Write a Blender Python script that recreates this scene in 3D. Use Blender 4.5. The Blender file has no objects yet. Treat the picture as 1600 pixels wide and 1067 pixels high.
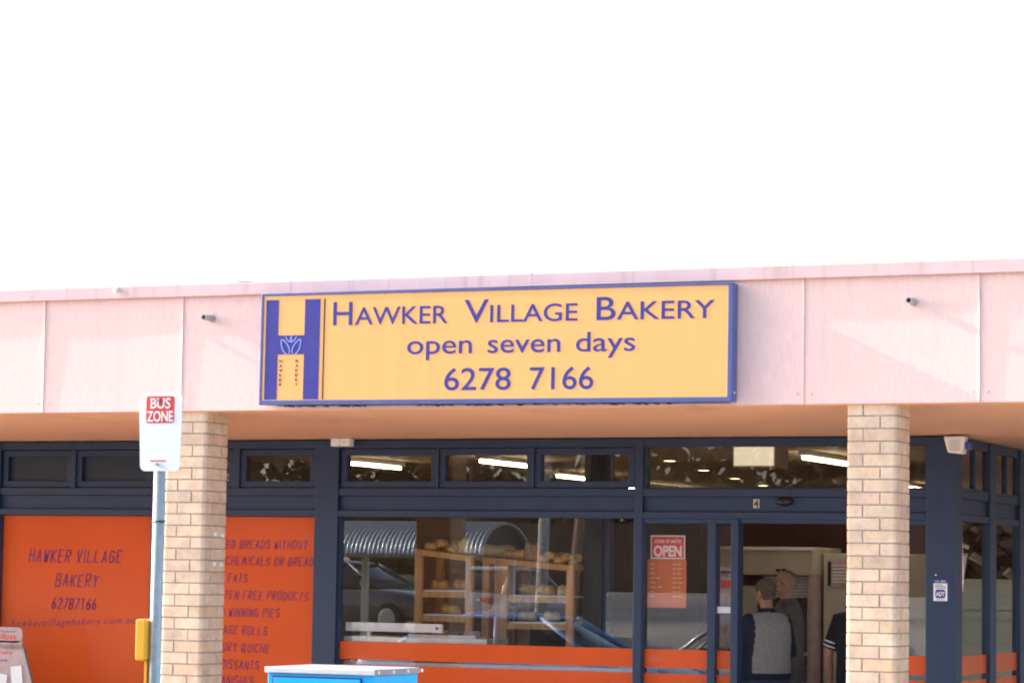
import bpy, bmesh, math, random
from mathutils import Vector, Matrix
random.seed(11)
rad = math.radians
sc = bpy.context.scene
C = sc.collection

# ------------------------------------------------------------------ camera
cd = bpy.data.cameras.new('camera')
cam = bpy.data.objects.new('camera', cd); C.objects.link(cam)
F_PX, YAW, PITCH, ROLL = 4369.96, rad(23.4731), rad(4.8641), rad(0.8911)
cd.sensor_width = 36.0
cd.lens = 36.0 * F_PX / 1600.0
cd.clip_start, cd.clip_end = 0.1, 2000
fw = Vector((-math.sin(YAW)*math.cos(PITCH), math.cos(YAW)*math.cos(PITCH), math.sin(PITCH)))
rt = Vector((math.cos(YAW), math.sin(YAW), 0)); up = rt.cross(fw)
R_ = rt*math.cos(ROLL) + up*math.sin(ROLL); U_ = up*math.cos(ROLL) - rt*math.sin(ROLL)
m3 = Matrix((R_, U_, -fw)).transposed()
cam.matrix_world = Matrix.Translation((0, -18.278, 1.64)) @ m3.to_4x4()
sc.camera = cam

# ------------------------------------------------------------------ light
w = bpy.data.worlds.new('World'); sc.world = w; w.use_nodes = True
nt = w.node_tree; bg = nt.nodes['Background']
sky = nt.nodes.new('ShaderNodeTexSky'); sky.sky_type = 'NISHITA'; sky.sun_disc = False
SUN = Vector((-1.0, -0.068, 0.476)).normalized()
sky.sun_elevation = math.asin(SUN.z)
sky.sun_rotation = math.atan2(SUN.x, SUN.y) % (2*math.pi)
sky.dust_density = 2.0; sky.air_density = 0.75; sky.ozone_density = 0.3
nt.links.new(sky.outputs[0], bg.inputs[0]); bg.inputs[1].default_value = 0.15
sd = bpy.data.lights.new('sun', 'SUN'); sd.energy = 2.0; sd.angle = rad(0.53); sd.color = (1.0, 0.95, 0.87)
so = bpy.data.objects.new('sun', sd); C.objects.link(so)
so.rotation_euler = (-SUN).to_track_quat('-Z', 'Y').to_euler(); so.location = (-30, -5, 20)
vs = sc.view_settings
vs.view_transform = 'Standard'; vs.look = 'None'; vs.gamma = 1.0; vs.use_curve_mapping = False
vs.exposure = 2.05
sc.cycles.filter_width = 2.0; sc.cycles.max_bounces = 10; sc.cycles.transparent_max_bounces = 16

# ------------------------------------------------------------------ materials
def _bsdf(name):
    m = bpy.data.materials.new(name); m.use_nodes = True
    return m, m.node_tree, m.node_tree.nodes['Principled BSDF']

def mat(name, col, rough=0.6, metal=0.0, var=0.0, vscale=6.0, bump=0.0, bscale=40.0, stretch=(1, 1, 1), spec=0.5, coat=0.0, stain=None):
    """principled paint with noise in colour and height; stain = (colour, scale xyz, threshold, amount)"""
    m, t, b = _bsdf(name); N, L = t.nodes, t.links
    b.inputs['Roughness'].default_value = rough; b.inputs['Metallic'].default_value = metal
    b.inputs['Specular IOR Level'].default_value = spec; b.inputs['Coat Weight'].default_value = coat
    b.inputs['Coat Roughness'].default_value = 0.04
    c4 = (*col, 1)
    b.inputs['Base Color'].default_value = c4
    if var or bump or stain:
        tc = N.new('ShaderNodeTexCoord'); mp = N.new('ShaderNodeMapping')
        mp.inputs['Scale'].default_value = stretch; L.new(tc.outputs['Object'], mp.inputs[0])
    last = None
    if var:
        n = N.new('ShaderNodeTexNoise'); n.inputs['Scale'].default_value = vscale; n.inputs['Detail'].default_value = 6
        L.new(mp.outputs[0], n.inputs['Vector'])
        r = N.new('ShaderNodeValToRGB')
        r.color_ramp.elements[0].position = 0.3; r.color_ramp.elements[1].position = 0.7
        r.color_ramp.elements[0].color = (*[c*(1-var) for c in col], 1)
        r.color_ramp.elements[1].color = (*[min(1, c*(1+var)) for c in col], 1)
        L.new(n.outputs['Fac'], r.inputs[0]); last = r.outputs[0]
        L.new(last, b.inputs['Base Color'])
        mr = N.new('ShaderNodeMapRange'); mr.inputs[3].default_value = max(0.02, rough-0.08); mr.inputs[4].default_value = min(1, rough+0.08)
        L.new(n.outputs['Fac'], mr.inputs[0]); L.new(mr.outputs[0], b.inputs['Roughness'])
    if stain:
        scol, sscale, th, amt = stain
        mp2 = N.new('ShaderNodeMapping'); mp2.inputs['Scale'].default_value = sscale; L.new(tc.outputs['Object'], mp2.inputs[0])
        n2 = N.new('ShaderNodeTexNoise'); n2.inputs['Scale'].default_value = 1; n2.inputs['Detail'].default_value = 4
        L.new(mp2.outputs[0], n2.inputs['Vector'])
        r2 = N.new('ShaderNodeMapRange'); r2.inputs[1].default_value = th; r2.inputs[2].default_value = th+0.12; r2.inputs[4].default_value = amt
        L.new(n2.outputs['Fac'], r2.inputs[0])
        mx = N.new('ShaderNodeMix'); mx.data_type = 'RGBA'
        L.new(r2.outputs[0], mx.inputs[0])
        if last: L.new(last, mx.inputs[6])
        else: mx.inputs[6].default_value = c4
        mx.inputs[7].default_value = (*scol, 1); L.new(mx.outputs[2], b.inputs['Base Color'])
    if bump:
        nb = N.new('ShaderNodeTexNoise'); nb.inputs['Scale'].default_value = bscale; nb.inputs['Detail'].default_value = 4
        L.new(mp.outputs[0], nb.inputs['Vector'])
        bp = N.new('ShaderNodeBump'); bp.inputs['Strength'].default_value = bump; bp.inputs['Distance'].default_value = 0.01
        L.new(nb.outputs['Fac'], bp.inputs['Height']); L.new(bp.outputs[0], b.inputs['Normal'])
    return m

def emit(name, col, s):
    m, t, b = _bsdf(name)
    b.inputs['Base Color'].default_value = (*col, 1)
    b.inputs['Emission Color'].default_value = (*col, 1); b.inputs['Emission Strength'].default_value = s
    return m

def glass(name, tint=(0.88, 0.87, 0.85), f0=0.145, rough=0.0):
    m = bpy.data.materials.new(name); m.use_nodes = True
    t = m.node_tree; N, L = t.nodes, t.links; N.clear()
    o = N.new('ShaderNodeOutputMaterial'); mx = N.new('ShaderNodeMixShader')
    tr = N.new('ShaderNodeBsdfTransparent'); tr.inputs[0].default_value = (*[math.sqrt(c) for c in tint], 1)
    gl = N.new('ShaderNodeBsdfGlossy'); gl.inputs['Roughness'].default_value = rough; gl.inputs[0].default_value = (1, 1, 1, 1)
    lw = N.new('ShaderNodeLayerWeight'); lw.inputs[0].default_value = 0.5
    pw = N.new('ShaderNodeMath'); pw.operation = 'POWER'; pw.inputs[1].default_value = 5
    L.new(lw.outputs['Facing'], pw.inputs[0])
    mr = N.new('ShaderNodeMapRange'); mr.inputs[3].default_value = f0; mr.inputs[4].default_value = 1.0
    L.new(pw.outputs[0], mr.inputs[0])
    ge = N.new('ShaderNodeNewGeometry'); inv = N.new('ShaderNodeMath'); inv.operation = 'SUBTRACT'; inv.inputs[0].default_value = 1
    L.new(ge.outputs['Backfacing'], inv.inputs[1])
    mu = N.new('ShaderNodeMath'); mu.operation = 'MULTIPLY'; L.new(mr.outputs[0], mu.inputs[0]); L.new(inv.outputs[0], mu.inputs[1])
    L.new(mu.outputs[0], mx.inputs[0]); L.new(tr.outputs[0], mx.inputs[1]); L.new(gl.outputs[0], mx.inputs[2])
    L.new(mx.outputs[0], o.inputs[0])
    return m

def brick_mat():
    m, t, b = _bsdf('cream_brick'); N, L = t.nodes, t.links
    ge = N.new('ShaderNodeNewGeometry'); r = N.new('ShaderNodeValToRGB'); r.color_ramp.interpolation = 'LINEAR'
    cols = [(0, (.61, .435, .29)), (.18, (.65, .495, .345)), (.36, (.62, .455, .33)), (.5, (.66, .515, .37)), (.64, (.62, .445, .31)), (.8, (.65, .495, .37)), (.93, (.59, .43, .32)), (1, (.54, .40, .29))]
    e = r.color_ramp.elements
    while len(e) < len(cols): e.new(0.5)
    for x, (p, c) in zip(e, cols): x.position = p; x.color = (*c, 1)
    L.new(ge.outputs['Random Per Island'], r.inputs[0])
    tc = N.new('ShaderNodeTexCoord'); n = N.new('ShaderNodeTexNoise'); n.inputs['Scale'].default_value = 9; n.inputs['Detail'].default_value = 8; n.inputs['Roughness'].default_value = .7
    L.new(tc.outputs['Object'], n.inputs['Vector'])
    r2 = N.new('ShaderNodeMapRange'); r2.inputs[1].default_value = .3; r2.inputs[2].default_value = .72; r2.inputs[3].default_value = .78; r2.inputs[4].default_value = 1.2
    L.new(n.outputs['Fac'], r2.inputs[0])
    mx = N.new('ShaderNodeMix'); mx.data_type = 'RGBA'; mx.blend_type = 'MULTIPLY'; mx.inputs[0].default_value = 1
    L.new(r.outputs[0], mx.inputs[6]); L.new(r2.outputs[0], mx.inputs[7]); L.new(mx.outputs[2], b.inputs['Base Color'])
    n3 = N.new('ShaderNodeTexNoise'); n3.inputs['Scale'].default_value = 160; L.new(tc.outputs['Object'], n3.inputs['Vector'])
    bp = N.new('ShaderNodeBump'); bp.inputs['Strength'].default_value = .10; bp.inputs['Distance'].default_value = .004
    L.new(n3.outputs['Fac'], bp.inputs['Height']); L.new(bp.outputs[0], b.inputs['Normal'])
    b.inputs['Roughness'].default_value = .9; b.inputs['Specular IOR Level'].default_value = .06
    return m

def paver_mat():
    m, t, b = _bsdf('brick_paving'); N, L = t.nodes, t.links
    tc = N.new('ShaderNodeTexCoord'); br = N.new('ShaderNodeTexBrick')
    br.inputs['Scale'].default_value = 4.3; br.inputs['Color1'].default_value = (.63, .51, .40, 1); br.inputs['Color2'].default_value = (.57, .455, .355, 1)
    br.inputs['Mortar'].default_value = (.4, .35, .3, 1); br.inputs['Mortar Size'].default_value = .012
    L.new(tc.outputs['Object'], br.inputs['Vector']); L.new(br.outputs['Color'], b.inputs['Base Color']); b.inputs['Roughness'].default_value = .85
    return m

def grass_mat(name, a, c):
    m, t, b = _bsdf(name); N, L = t.nodes, t.links
    tc = N.new('ShaderNodeTexCoord'); n = N.new('ShaderNodeTexNoise'); n.inputs['Scale'].default_value = .30; n.inputs['Detail'].default_value = 12
    n.inputs['Roughness'].default_value = .8
    L.new(tc.outputs['Object'], n.inputs['Vector']); r = N.new('ShaderNodeValToRGB')
    r.color_ramp.elements[0].position = .35; r.color_ramp.elements[1].position = .68
    r.color_ramp.elements[0].color = (*a, 1); r.color_ramp.elements[1].color = (*c, 1)
    L.new(n.outputs['Fac'], r.inputs[0]); L.new(r.outputs[0], b.inputs['Base Color']); b.inputs['Roughness'].default_value = .9
    return m

M = {}
M['pink'] = mat('pink_paint', (.80, .56, .505), .62, var=.05, vscale=2.2, bump=.022, bscale=1, stretch=(22, 22, 5), stain=((.66, .49, .49), (9, 9, .5), .6, .35), spec=.06)
M['pink_cap'] = mat('pink_capping_paint', (.68, .485, .475), .6, var=.06, vscale=5, stain=((.42, .31, .28), (9.5, 9.5, .6), .58, .45), spec=.06)
M['soffit'] = mat('salmon_soffit_paint', (.76, .43, .26), .7, var=.05, vscale=1.5, stain=((.5, .24, .15), (2.5, 1.2, 1), .62, .4))
M['navy'] = mat('navy_frame_paint', (.014, .031, .078), .5, var=.10, vscale=5, bump=.05, bscale=60)
M['navy_dark'] = mat('dark_navy_panel', (.010, .019, .038), .4, var=.12, vscale=4)
M['orange'] = mat('orange_window_film', (.63, .084, .006), .4, var=.04, vscale=2, coat=.18, spec=.25)
M['purple'] = mat('purple_vinyl_letter', (.17, .035, .17), .5, spec=.2)
M['glass'] = glass('shop_glass', f0=.125, rough=.006)
M['glass_dim'] = glass('bronzed_glass', (.74, .66, .57), .08)
M['brick'] = brick_mat()
M['mortar'] = mat('grey_mortar', (.36, .31, .25), .95, var=.15, vscale=30)
M['yellow'] = mat('yellow_sign_face', (.80, .42, .152), .45, var=.035, vscale=1, stretch=(8, 8, .8), stain=((.70, .38, .13), (14, 14, .9), .6, .30), spec=.1)
M['sign_blue'] = mat('blue_sign_frame', (.068, .095, .26), .4, var=.1, vscale=9)
M['sign_purple'] = mat('violet_blue_vinyl', (.031, .028, .235), .4, var=.05, vscale=8)
M['pale_blue'] = mat('pale_blue_line', (.35, .45, .85), .5)
M['ink'] = mat('near_black_ink', (.02, .02, .035), .5)
M['grime_shade'] = mat('dark_grime_shade', (.06, .045, .04), .95, var=.4, vscale=60)
M['white'] = mat('white_enamel', (.82, .82, .82), .35, var=.02, vscale=8)
M['white_plate'] = mat('white_reflective_plate', (.80, .81, .83), .4, var=.02, vscale=6, stain=((.5, .5, .52), (60, 60, 60), .68, .5))
M['red'] = mat('red_vinyl', (.72, .055, .04), .4, var=.05, vscale=20)
M['galv'] = mat('galvanised_steel', (.36, .37, .355), .55, .25, var=.12, vscale=30)
M['alu'] = mat('brushed_aluminium', (.78, .76, .74), .38, .55, var=.06, vscale=12, stretch=(1, 12, 1))
M['steel_edge'] = mat('grey_lid_edge', (.36, .31, .31), .5, .4, var=.1, vscale=12)
M['bin_blue'] = mat('bright_blue_panel', (.010, .45, .95), .38, var=.03, vscale=4, bump=.02, bscale=30)
M['bin_trim'] = mat('dark_door_gap', (.01, .03, .10), .6)
M['amber'] = mat('amber_yellow_plastic', (.90, .40, .02), .4, var=.04, vscale=10)
M['black'] = mat('black_plastic', (.012, .012, .014), .4)
M['blue_lens'] = mat('blue_strobe_lens', (.02, .05, .30), .2, coat=.5)
M['cream'] = mat('cream_cabinet', (.52, .45, .36), .55, var=.06, vscale=4)
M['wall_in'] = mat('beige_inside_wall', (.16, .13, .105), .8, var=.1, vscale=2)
M['ceil_in'] = mat('inside_ceiling', (.62, .50, .39), .85, var=.06, vscale=3)
M['maroon'] = mat('maroon_wall', (.055, .014, .014), .6, var=.2, vscale=2)
M['floor_in'] = mat('floor_tile', (.46, .42, .38), .4, var=.2, vscale=3)
M['wood'] = mat('pine_rack', (.56, .31, .12), .6, var=.25, vscale=3, stretch=(8, 8, 1.5))
M['crust'] = mat('bread_crust', (.66, .38, .12), .7, var=.35, vscale=18, bump=.4, bscale=50)
M['crumb'] = mat('pale_bread', (.74, .55, .27), .85, var=.15, vscale=30)
M['tube'] = emit('lit_tube', (1.0, .86, .62), 7.0)
M['downlight'] = emit('lit_downlight', (1.0, .8, .5), 3.0)
M['asphalt'] = mat('asphalt', (.06, .06, .062), .9, var=.25, vscale=14, bump=.3, bscale=200)
M['pave'] = paver_mat()
M['concrete'] = mat('pale_concrete', (.40, .37, .32), .9, var=.30, vscale=.35, bump=.1, bscale=60)
M['grass'] = grass_mat('lawn', (.035, .055, .016), (.17, .155, .075))
M['leaf'] = mat('olive_leaf', (.055, .07, .03), .7, var=.4, vscale=1.2)
M['leaf_dry'] = mat('brown_winter_leaf', (.13, .085, .045), .8, var=.4, vscale=1.2)
M['bark'] = mat('pale_bark', (.66, .60, .52), .9, var=.35, vscale=5, stretch=(3, 3, 1), bump=.5, bscale=20)
M['fence'] = mat('brown_paling', (.15, .10, .07), .85, var=.3, vscale=3, stretch=(9, 9, .6))
M['corrugated'] = mat('corrugated_zinc', (.52, .55, .58), .38, .5, var=.08, vscale=6)
M['dark_panel'] = mat('dark_grey_panel', (.03, .032, .036), .5)
M['car_blue'] = mat('blue_car_paint', (.17, .34, .66), .4, .1, coat=1)
M['car_silver'] = mat('silver_car_paint', (.52, .53, .54), .3, .6, coat=1)
M['car_dark'] = mat('charcoal_car_paint', (.06, .065, .07), .3, .4, coat=1)
M['car_glass'] = mat('dark_car_glass', (.015, .018, .02), .06, spec=.8)
M['tyre'] = mat('black_tyre', (.015, .015, .015), .85)
M['red_lens'] = mat('red_tail_lens', (.5, .01, .01), .2, coat=.6)
M['clear_lens'] = mat('clear_head_lens', (.75, .76, .78), .15, coat=.8)
M['skin'] = mat('tanned_skin', (.46, .24, .16), .55, var=.08, vscale=20)
M['grey_hair'] = mat('short_grey_hair', (.13, .10, .075), .85, var=.35, vscale=60, bump=.5, bscale=150)
M['pale_hair'] = mat('thin_grey_hair', (.30, .22, .17), .8, var=.2, vscale=60)
M['black_hair'] = mat('black_hair', (.012, .010, .010), .6, var=.3, vscale=60)
M['wool_grey'] = mat('grey_jacket_wool', (.34, .325, .305), .95, var=.12, vscale=30, bump=.25, bscale=80)
M['cloth_navy'] = mat('navy_cloth', (.020, .026, .055), .85, var=.2, vscale=12, bump=.2, bscale=40)
M['sweater'] = mat('grey_brown_sweater', (.155, .135, .115), .95, var=.12, vscale=14, bump=.25, bscale=60)
M['jeans'] = mat('blue_denim', (.055, .075, .13), .9, var=.2, vscale=25)
M['grey_jeans'] = mat('grey_denim', (.14, .14, .165), .9, var=.2, vscale=25)
M['black_cloth'] = mat('black_cloth', (.013, .013, .016), .9, var=.2, vscale=15, bump=.2, bscale=50)
M['shoe'] = mat('dark_shoe', (.02, .018, .016), .5)
M['eye'] = mat('dark_eye', (.02, .015, .012), .2)
M['poster_grey'] = mat('printed_grey_card', (.50, .36, .34), .5, var=.18, vscale=9)
M['poster_dark'] = mat('mauve_print', (.30, .20, .20), .5, var=.2, vscale=9)
M['menu_orange'] = mat('orange_menu_card', (.62, .16, .05), .5, var=.08, vscale=6)

# ------------------------------------------------------------------ building blocks
ORG = {}
def setp(o, label=None, cat=None, group=None, kind=None):
    if label: o['label'] = label
    if cat: o['category'] = cat
    if group: o['group'] = group
    if kind: o['kind'] = kind
    return o
def thing(name, label, cat, loc=(0, 0, 0), group=None, rot=(0, 0, 0)):
    o = bpy.data.objects.new(name, None); C.objects.link(o)
    o.location = loc; o.rotation_euler = rot; o.empty_display_size = .2
    ORG[o.name] = Vector(loc)
    return setp(o, label, cat, group)

class MB:
    def __init__(s): s.v = []; s.f = []; s.m = []
    def add(s, vs_, fs, mi=0):
        n = len(s.v); s.v += [tuple(p) for p in vs_]
        for f in fs: s.f.append(tuple(i+n for i in f)); s.m.append(mi)
    def box(s, x0, x1, y0, y1, z0, z1, mi=0):
        s.add([(x0, y0, z0), (x1, y0, z0), (x1, y1, z0), (x0, y1, z0), (x0, y0, z1), (x1, y0, z1), (x1, y1, z1), (x0, y1, z1)],
              [(0, 3, 2, 1), (4, 5, 6, 7), (0, 1, 5, 4), (1, 2, 6, 5), (2, 3, 7, 6), (3, 0, 4, 7)], mi)
    def hexa(s, p8, mi=0):
        s.add(p8, [(0, 3, 2, 1), (4, 5, 6, 7), (0, 1, 5, 4), (1, 2, 6, 5), (2, 3, 7, 6), (3, 0, 4, 7)], mi)
    def prism(s, poly, axis, a, b, mi=0):
        def P(u, v, t): return (t, u, v) if axis == 'x' else ((u, t, v) if axis == 'y' else (u, v, t))
        n = len(poly)
        s.add([P(u, v, a) for u, v in poly] + [P(u, v, b) for u, v in poly],
              [tuple(range(n)), tuple(range(2*n-1, n-1, -1))] + [(i, i+n, (i+1) % n + n, (i+1) % n) for i in range(n)], mi)
    def rings(s, rs, mi=0, caps=True):
        n = len(rs[0]); vs_ = [p for r in rs for p in r]; fs = []
        for k in range(len(rs)-1):
            for i in range(n): fs.append((k*n+i, k*n+(i+1) % n, (k+1)*n+(i+1) % n, (k+1)*n+i))
        if caps: fs += [tuple(range(n-1, -1, -1)), tuple(range((len(rs)-1)*n, len(rs)*n))]
        s.add(vs_, fs, mi)
    def tube(s, pts, r, n=10, mi=0, sq=None):
        pts = [Vector(p) for p in pts]; rs = []
        r = r if isinstance(r, (list, tuple)) else [r]*len(pts)
        ref = None
        for i, p in enumerate(pts):
            d = (pts[min(i+1, len(pts)-1)] - pts[max(i-1, 0)]).normalized()
            if ref is None: ref = Vector((1, 0, 0)) if abs(d.x) < .8 else Vector((0, 1, 0))
            a = (ref - d*ref.dot(d)).normalized(); b = d.cross(a); ref = a
            q = sq or 1.0
            rs.append([p + a*math.cos(2*math.pi*k/n)*r[i] + b*math.sin(2*math.pi*k/n)*r[i]*q for k in range(n)])
        s.rings(rs, mi)
    def ball(s, c, r, n=16, k=10, mi=0):
        rx, ry, rz = r if isinstance(r, (list, tuple)) else (r, r, r); rs = []
        for i in range(1, k):
            t = math.pi*i/k
            rs.append([(c[0]+rx*math.sin(t)*math.cos(2*math.pi*j/n), c[1]+ry*math.sin(t)*math.sin(2*math.pi*j/n), c[2]-rz*math.cos(t)) for j in range(n)])
        s.rings(rs, mi)
    def build(s, name, mats, parent=None, smooth=False, bevel=0, seg=2, local=False):
        me = bpy.data.meshes.new(name)
        off = ORG.get(parent.name, Vector()) if (parent and not local) else Vector()
        me.from_pydata([Vector(p)-off for p in s.v], [], s.f)
        for m in (mats if isinstance(mats, (list, tuple)) else [mats]): me.materials.append(m)
        for p, mi in zip(me.polygons, s.m): p.material_index = mi
        bm = bmesh.new(); bm.from_mesh(me); bmesh.ops.recalc_face_normals(bm, faces=bm.faces); bm.to_mesh(me); bm.free()
        return link(name, me, parent, smooth, bevel, seg)

def link(name, me, parent=None, smooth=False, bevel=0, seg=2):
    o = bpy.data.objects.new(name, me); C.objects.link(o)
    if smooth: me.polygons.foreach_set('use_smooth', [True]*len(me.polygons))
    if parent:
        o.parent = parent; ORG[o.name] = ORG.get(parent.name, Vector())
    else: ORG[o.name] = Vector()
    if bevel:
        b = o.modifiers.new('bevel', 'BEVEL'); b.width = bevel; b.segments = seg; b.limit_method = 'ANGLE'; b.angle_limit = rad(40)
    return o
def copy_tree(o, parent=None, loc=None, rot=None):
    c = o.copy(); C.objects.link(c); c.parent = parent
    if loc is not None: c.location = loc
    if rot is not None: c.rotation_euler = rot
    for ch in list(o.children): copy_tree(ch, c)
    return c
def rrect(x0, x1, z0, z1, r, n=5):
    out = []
    for cx, cz, a0 in ((x1-r, z1-r, 0), (x0+r, z1-r, 90), (x0+r, z0+r, 180), (x1-r, z0+r, 270)):
        for i in range(n+1):
            a = rad(a0+90*i/n); out.append((cx+r*math.cos(a), cz+r*math.sin(a)))
    return out

# lettering with Blender's built-in font, laid on a plane facing -Y
_tc = {}
def text_mesh(s, depth=.002, offset=0.0, shear=0.0, spacing=1.0):
    cu = bpy.data.curves.new('lettering', 'FONT'); cu.body = s; cu.size = 1; cu.offset = offset; cu.shear = shear
    cu.space_character = spacing; cu.resolution_u = 6
    o = bpy.data.objects.new('lettering_tmp', cu); C.objects.link(o)
    dg = bpy.context.evaluated_depsgraph_get(); dg.update()
    me = bpy.data.meshes.new_from_object(o.evaluated_get(dg))
    bpy.data.objects.remove(o); bpy.data.curves.remove(cu)
    vs_ = [tuple(v.co) for v in me.vertices]; fs = [tuple(p.vertices) for p in me.polygons]
    bpy.data.meshes.remove(me)
    return vs_, fs
CAP = None
def put_text(mb, s, x0, x1, zb, cap, y, depth=.002, offset=0.0, shear=0.0, mi=0, spacing=1.0, tilt=0.0):
    """text between x0 and x1, baseline zb, capital height cap, face at y (towards -Y)"""
    global CAP
    if CAP is None:
        v, f = text_mesh('H'); CAP = max(p[1] for p in v)
    v, f = text_mesh(s, offset=offset, shear=shear, spacing=spacing)
    a = min(p[0] for p in v); b = max(p[0] for p in v)
    kx = (x1-x0)/(b-a); kz = cap/CAP
    n = len(v)
    P = [(x0+(p[0]-a)*kx, y, zb+p[1]*kz+tilt*(p[0]-a)*kx) for p in v]
    Q = [(p[0], y+depth, p[2]) for p in P]
    from collections import Counter
    ec = Counter()
    for q in f:
        for i in range(len(q)): ec[frozenset((q[i], q[(i+1) % len(q)]))] += 1
    sides = []
    for q in f:
        for i in range(len(q)):
            e = (q[i], q[(i+1) % len(q)])
            if ec[frozenset(e)] == 1: sides.append((e[0], e[1], e[1]+n, e[0]+n))
    mb.add(P+Q, list(f)+[tuple(i+n for i in reversed(q)) for q in f]+sides, mi)

# a thin hand-lettered alphabet of strokes
GL = {'A': "00,26,40;12,32", 'B': "00,06,36,45,33,03;33,42,41,30,00", 'C': "45,36,16,05,01,10,30,41", 'D': "00,06,26,44,42,20,00",
      'E': "46,06,00,40;03,33", 'F': "46,06,00;03,33", 'G': "45,36,16,05,01,10,30,41,43,23", 'H': "06,00;46,40;03,43", 'I': "00,06",
      'K': "06,00;46,02;13,40", 'L': "06,00,40", 'M': "00,16,22,46,50", 'N': "00,06,40,46", 'O': "16,05,01,10,30,41,45,36,16",
      'P': "00,06,36,45,44,33,03", 'Q': "16,05,01,10,30,41,45,36,16;22,50", 'R': "00,06,36,45,44,33,03;13,40", 'S': "45,36,16,05,04,13,33,42,41,30,10,01",
      'T': "06,46;26,20", 'U': "06,01,10,30,41,46", 'V': "06,20,46", 'W': "06,10,24,30,46", 'X': "06,40;00,46", 'Y': "06,23,46;23,20", 'Z': "06,46,00,40",
      '6': "36,14,02,10,30,41,42,33,13,02", '2': "05,16,36,45,44,00,40", '7': "06,46,10", '1': "15,26,20", '8': "13,04,05,16,36,45,44,33,13,02,01,10,30,41,42,33"}
def hand_text(mb, s, x0, x1, zb, cap, y, wd=.011, slant=.16, right=False, mi=0, adv=None, depth=.0015, word=None):
    xs = []; x = 0.0; rr = random.Random(len(s)*7+ord(s[0])); wi = 0
    for ch in s:
        if ch == ' ': x += 3.2; wi += 1; continue
        wch = .8 if ch == 'I' else (5 if ch in 'MQ' else 4)
        xs.append((x, ch, wi)); x += wch+1.7
    tot = x-1.7
    k = (x1-x0)/tot if adv is None else adv
    if adv is not None and right: x0 = x1-tot*k
    kz = cap/6
    for px, ch, wn in xs:
        jz = rr.uniform(-.25, .25); js = rr.uniform(.95, 1.08)
        if word is not None and wn != word: continue
        for st in GL[ch].split(';'):
            pts = [(int(p[0]), int(p[1])) for p in st.split(',')]
            P = [Vector((x0+(px+.4+u*.80)*k+v*kz*slant, zb+(v*js+jz)*kz)) for u, v in pts]
            for a, b in zip(P[:-1], P[1:]):
                d = (b-a); 
                if d.length < 1e-6: continue
                d.normalize(); nrm = Vector((-d.y, d.x))*wd/2; a2 = a-d*wd*.35; b2 = b+d*wd*.35
                mb.prism([(a2+nrm)[:], (a2-nrm)[:], (b2-nrm)[:], (b2+nrm)[:]], 'y', y, y+depth, mi)

# ================================================================== SETTING
g = MB(); g.add([(-400, -400, -.35), (400, -400, -.35), (400, 400, -.35), (-400, 400, -.35)], [(0, 1, 2, 3)])
setp(g.build('ground', M['grass']), kind='structure')
g = MB(); g.box(-60, 60, -6.45, 20, -.34, 0)
setp(g.build('pavement', M['pave']), kind='structure')
g = MB(); g.box(-60, 60, -6.62, -6.45, -.34, .004)
setp(g.build('kerb', M['concrete'], bevel=.02), kind='structure')
g = MB(); g.add([(-200, -15.2, -.17), (200, -15.2, -.17), (200, -6.62, -.15), (-200, -6.62, -.15)], [(0, 1, 2, 3)])
setp(g.build('road', M['asphalt']), kind='structure')
def strip(name, x0, x1, prof, m):
    b = MB()
    n = 24
    for (y0, z0), (y1, z1) in zip(prof[:-1], prof[1:]):
        for i in range(n):
            xa = x0+(x1-x0)*i/n; xb = x0+(x1-x0)*(i+1)/n
            b.add([(xa, y0, z0), (xb, y0, z0), (xb, y1, z1), (xa, y1, z1)], [(0, 1, 2, 3)])
    return setp(b.build(name, m), kind='structure')
strip('verge', -200, 200, [(-15.2, -.34), (-15.2, .0), (-19.5, .02)], M['grass'])
strip('path', -200, 200, [(-19.5, .03), (-23, .30)], M['concrete'])
strip('car_park', -200, 200, [(-23, .30), (-30, .85), (-40, 1.38)], M['concrete'])
strip('bank', -200, 200, [(-40, 1.38), (-48, 1.6), (-140, 2.4)], M['grass'])
strip('grass_slope', -3.5, 60, [(20.2, -.02), (32, .55), (50, 1.25), (75, 1.9), (140, 2.6)], grass_mat('rough_grass', (.020, .032, .010), (.13, .11, .055)))

# ================================================================== THE SHOP
W = 2.42
shop = thing('shop_building', 'low pink shop building with deep canopy, cream brick pillars and navy framed windows', 'shop building', (-8, W, 0))
XL, XR = -21.6, 1.6
def sof(y): return 2.872-(2.872-2.77)*(y/W) if y < W else 2.77
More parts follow.
